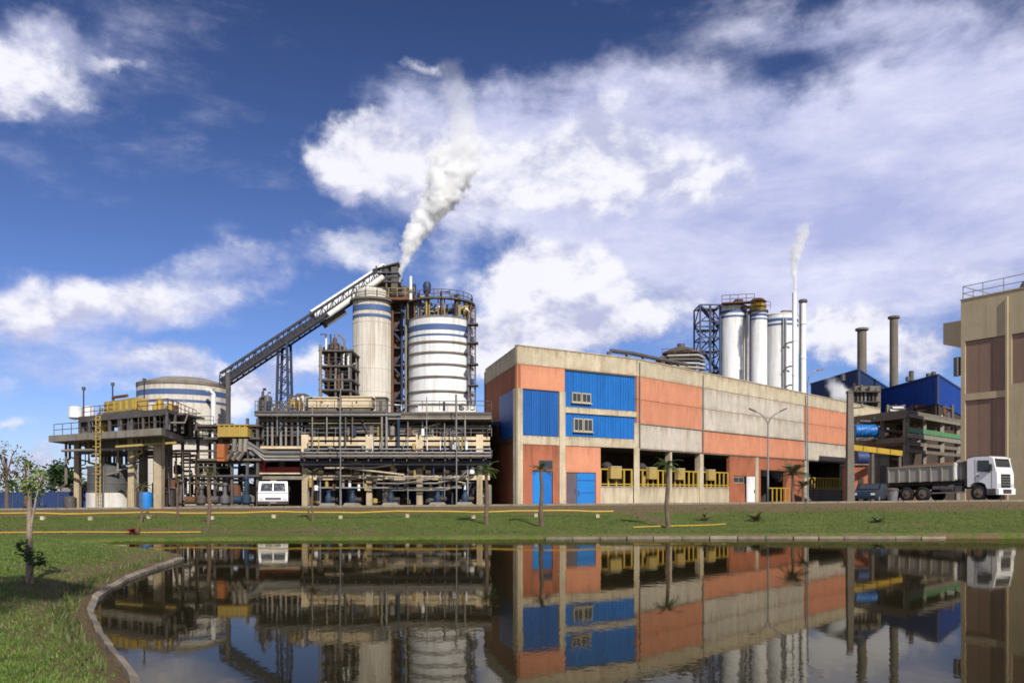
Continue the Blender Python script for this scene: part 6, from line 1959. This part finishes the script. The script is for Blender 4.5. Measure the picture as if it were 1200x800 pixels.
palm('young palm with a bright tuft in front of the grey panels of the hall', 782, 37.0, 540, .085, .75, 16, 'leaf', 1)
palm('young palm with a dark tuft in front of the blue end door', 634.5, 38.0, 546, .085, .62, 14, 'leafdry', 2, droop=.2)
palm('leafy young palm left of the orange hall corner', 570.5, 38.5, 546, .085, .72, 18, 'leaf', 3, droop=.1)
palm('young palm with a ragged tuft before the pipe rack', 245, 38.5, 550, .085, .55, 14, 'leafdry', 4)
palm('thin young palm with a small tuft near the bright blue drum', 166, 40, 566, .045, .5, 13, 'leafdry', 5)
palm('thin young palm standing left of the pipe rack post', 208, 41, 558, .045, .42, 12, 'leafdry', 6)
palm('thin young palm right of the white lorry', 366, 40.5, 552, .045, .62, 14, 'leafdry', 7, droop=.2)
# palm tuft by the facade on the right, spiky shrubs below
palm('bushy palm growing against the brickwork right of the yellow gate', 929, 50.5, 550, .09, 1.15, 22, 'leafdry', 8, droop=.15, group='palms against the hall')
palm('low ragged palm beside the bushy one at the brickwork', 941, 51.0, 566, .08, .8, 14, 'leafdry', 9, group='palms against the hall')
def rosette(label, px, D, r, n, m, seed, red=False):
    rr = random.Random(seed)
    x = WX(px, D)
    z = gz(x, D)
    root = thing('spiky_shrub' if not red else 'red_shrub', label, 'shrub', (x, D, z))
    for i in range(n):
        a = i * 2.4
        el = -rr.uniform(.25, 1.25)
        inst('leaf', frond_me[m] if not red else rosette_red, root, (0, 0, .02), (0, el, a), (r * rr.uniform(.8, 1.15),) * 3)
    obj('stem', MB().vessel((x, D, z - .05), .06, .22, 8), 'bark', root)
    return root
rosette_red = mesh_from('leaf', fm, M['flower'], smooth=False)
rosette('olive spiky shrub on the bank below the white door', 886, 39.5, .55, 24, 'leafdry', 11)
rosette('small dark spiky shrub on the bank below the parked car', 1028, 39.0, .42, 18, 'leafdark', 12)
rosette('small red-leaved shrub at the water edge of the left bank', 155, 34.6, .36, 20, 'leafdry', 13, red=True)
rosette('thin sapling-like shrub on the bank below the third yellow rail', 826, 40, .5, 10, 'leafdry', 14)
# young tree on the near left bank
tree('young bright green tree standing on the near left lawn', -9.12, 15.2, 2.35, .06, .9,   .32, 14, 260, .08, M['leafbright'], 31, limbs=5, bark='palebark')
rr = random.Random(4)
sh = thing('trunk_creeper', 'dark leafy shoot clinging low on the trunk of the near young tree', 'plant', (-9.05, 15.1, gz(-9.05, 15.1)))
mb = MB()
zq = gz(-9.1, 15.2)
leaves(mb, [((-9.19, 15.1, zq + .72), .12), ((-9.16, 15.1, zq + .6), .14), ((-8.98, 15.12, zq + .45), .16), ((-8.85, 15.1, zq + .42), .13), ((-9.05, 15.1, zq + .55), .12)], 190, .085, rr)
obj('foliage', mb, M['leafdark'], sh, smooth=False)
mb = MB()
mb.tube([(-9.1, 15.13, zq), (-9.0, 15.1, zq + .3), (-8.88, 15.1, zq + .42)], .012, 5)
obj('stem', mb, 'bark', sh)
# tall unseen tree, added behind the camera so its crown shades the near lawn
tree('tall unseen tree added behind the viewpoint to shade the near lawn', 0.6, -9.4, 20.5, .10, 1.7, 1.35, 16, 420, .42, M['leafdark'], 77, name='unseen_shade_tree', limbs=14)
# trees behind the far left fence
for (px, D, yt, cw, chh, nl, m_, sd, lb, lf) in (
        (72, 66, 540, 40, 50, 1500, 'leafdark', 41, 'dense dark green tree behind the grey box at the far left', .30),
        (8, 50, 512, 44, 66, 420, 'leafdry', 42, 'sparse wispy tree at the left edge behind the blue fence', .16),
        (30, 53, 530, 34, 50, 260, 'leaf', 43, 'thin feathery tree just right of the wispy one', .16),
        (92, 70, 553, 26, 34, 700, 'leaf', 44, 'smaller green tree seen past the left platform columns', .26),
        (48, 58, 545, 26, 30, 160, 'leafdry', 45, 'nearly bare little tree beside the dense dark one', .14)):
    x = WX(px, D)
    zb = gz(x, D)
    tree(lb, x, D, WZ(yt, D) - zb, .11, chh * D / K, cw / 2 * D / K, 22, nl, lf, M[m_], sd, name='background_tree', limbs=14, zb=zb)
x0, y0 = -36, 190.0
vs, fs = [], []
mb = MB()
# distant wooded rise behind everything
rr = random.Random(9)
cl = []
for i in range(150):
    x = -330 + i * 4.6
    cl.append(((x, 260 + rr.uniform(-15, 15), rr.uniform(.5, 4.5)), rr.uniform(3, 6)))
leaves(mb, cl, 9000, 1.6, rr)
wd = obj('distant_wood', mb, M['leafdark'], smooth=False, kind='stuff')
wd['label'] = 'low dark line of trees far behind the works'

# ------------------------------------------------------------------ steam
def steam(name, label, D, path, density, seed, k=1.0):
    """steam rising along a path of (px, py, radius in px): a tube of cloud with ragged edges"""
    P = [(W(a, b, D), r * D / K) for a, b, r in path]
    z0, z1 = P[0][0].z, P[-1][0].z
    x0 = P[0][0].x
    H = z1 - z0
    smooth_p = []
    mb = MB()
    pts, rad = [], []
    for i in range(len(P) - 1):
        for j in range(4):
            t_ = j / 4
            pts.append(P[i][0].lerp(P[i + 1][0], t_))
            rad.append((P[i][1] + (P[i + 1][1] - P[i][1]) * t_) * 1.5)
    pts.append(P[-1][0])
    rad.append(P[-1][1] * 1.5)
    n = 20
    vs, fs = [], []
    for q, r in zip(pts, rad):
        for k_ in range(n):
            a = 2 * math.pi * k_ / n
            vs.append((q.x + r * math.cos(a), q.y + r * math.sin(a), q.z))
    m_ = len(pts)
    for i in range(m_ - 1):
        for k_ in range(n):
            k2 = (k_ + 1) % n
            fs.append((i * n + k_, i * n + k2, (i + 1) * n + k2, (i + 1) * n + k_))
    fs.append(tuple(range(n - 1, -1, -1)))
    fs.append(tuple((m_ - 1) * n + k_ for k_ in range(n)))
    mb.add(vs, fs)
    mm = bpy.data.materials.new(name + '_vapour')
    mm.use_nodes = True
    t = mm.node_tree
    t.nodes.clear()
    g = G(t)
    pos = g.n('ShaderNodeNewGeometry').outputs['Position']
    wv = g.v('SUBTRACT', g.noise(pos, .5 * k, 3, .6, color=True), (.5, .5, .5))
    Zp = g.xyz(pos)[2]
    tt = g.mr(Zp, z0, z1, 0, 1)
    xr = max(abs(q[0].x - x0) for q in P) + .01
    rm_ = max(q[1] for q in P)
    cxn = g.curve(tt, [((q[0].z - z0) / H, .5 + .5 * (q[0].x - x0) / xr) for q in P])
    crn = g.curve(tt, [((q[0].z - z0) / H, q[1] / rm_) for q in P])
    cdn = g.curve(tt, [(i / (len(density) - 1), v) for i, v in enumerate(density)])
    cx = g.m('MULTIPLY_ADD', g.m('SUBTRACT', cxn, .5), 2 * xr, x0)
    cr = g.m('MULTIPLY', crn, rm_)
    q = g.v('ADD', pos, g.v('SCALE', wv, g.m('MULTIPLY', cr, 1.9)))
    xyz = g.xyz(q)
    dx = g.m('SUBTRACT', xyz[0], cx)
    dy = g.m('SUBTRACT', xyz[1], D)
    rad_ = g.m('DIVIDE', g.m('SQRT', g.m('ADD', g.m('MULTIPLY', dx, dx), g.m('MULTIPLY', dy, dy))), cr)
    fine_ = g.noise(pos, 1.5 * k, 5, .65)
    dd = g.m('ADD', g.m('SUBTRACT', .95, rad_), g.m('MULTIPLY', g.m('SUBTRACT', fine_, .5), 1.5))
    den = g.m('MULTIPLY', g.mr(dd, 0.0, .6, 0, 1, True), g.m('MULTIPLY', cdn, 7.0))
    pv = g.n('ShaderNodeVolumePrincipled')
    pv.inputs['Color'].default_value = (1, 1, 1, 1)
    pv.inputs['Anisotropy'].default_value = -.35
    g.put(pv.inputs['Density'], den)
    oo = g.n('ShaderNodeOutputMaterial')
    t.links.new(pv.outputs[0], oo.inputs['Volume'])
    o = obj(name, mb, mm, kind='stuff')
    o['label'] = label
    return o
steam('steam_plume', 'thick white steam billowing up from the stack between the silos', 73.8,
      [(466.8, 331, 3.4), (469, 318, 5.5), (474, 302, 8.5), (482, 284, 14), (496, 264, 20), (509, 246, 25), (520, 224, 29), (530, 198, 30), (538, 174, 29), (541, 140, 26), (526, 70, 18)],
      [1.0, 1.0, .95, .8, .5, .13, .04, .02, .012], 1, .9)
steam('steam_plume', 'thin white steam drifting up from the slim white stack', 82.5,
      [(931, 343, 2.6), (930.5, 325, 3.6), (931, 308, 5.5), (934, 292, 8), (938, 277, 10.5), (942, 262, 11)],
      [.9, .8, .6, .36, .2, .05], 2, .9)
steam('steam_plume', 'low puff of steam behind the far end of the hall', 100,
      [(984, 472, 10), (983, 464, 14), (981, 455, 15), (976, 447, 11), (972, 441, 7)], [.10, .14, .11, .06, .02], 3, .8)
steam('steam_plume', 'faint wisp of steam rising behind the left end of the hall', 95,
      [(598, 405, 6), (602, 388, 8), (606, 368, 9), (604, 348, 8)], [.10, .09, .06, .02], 4, .8)
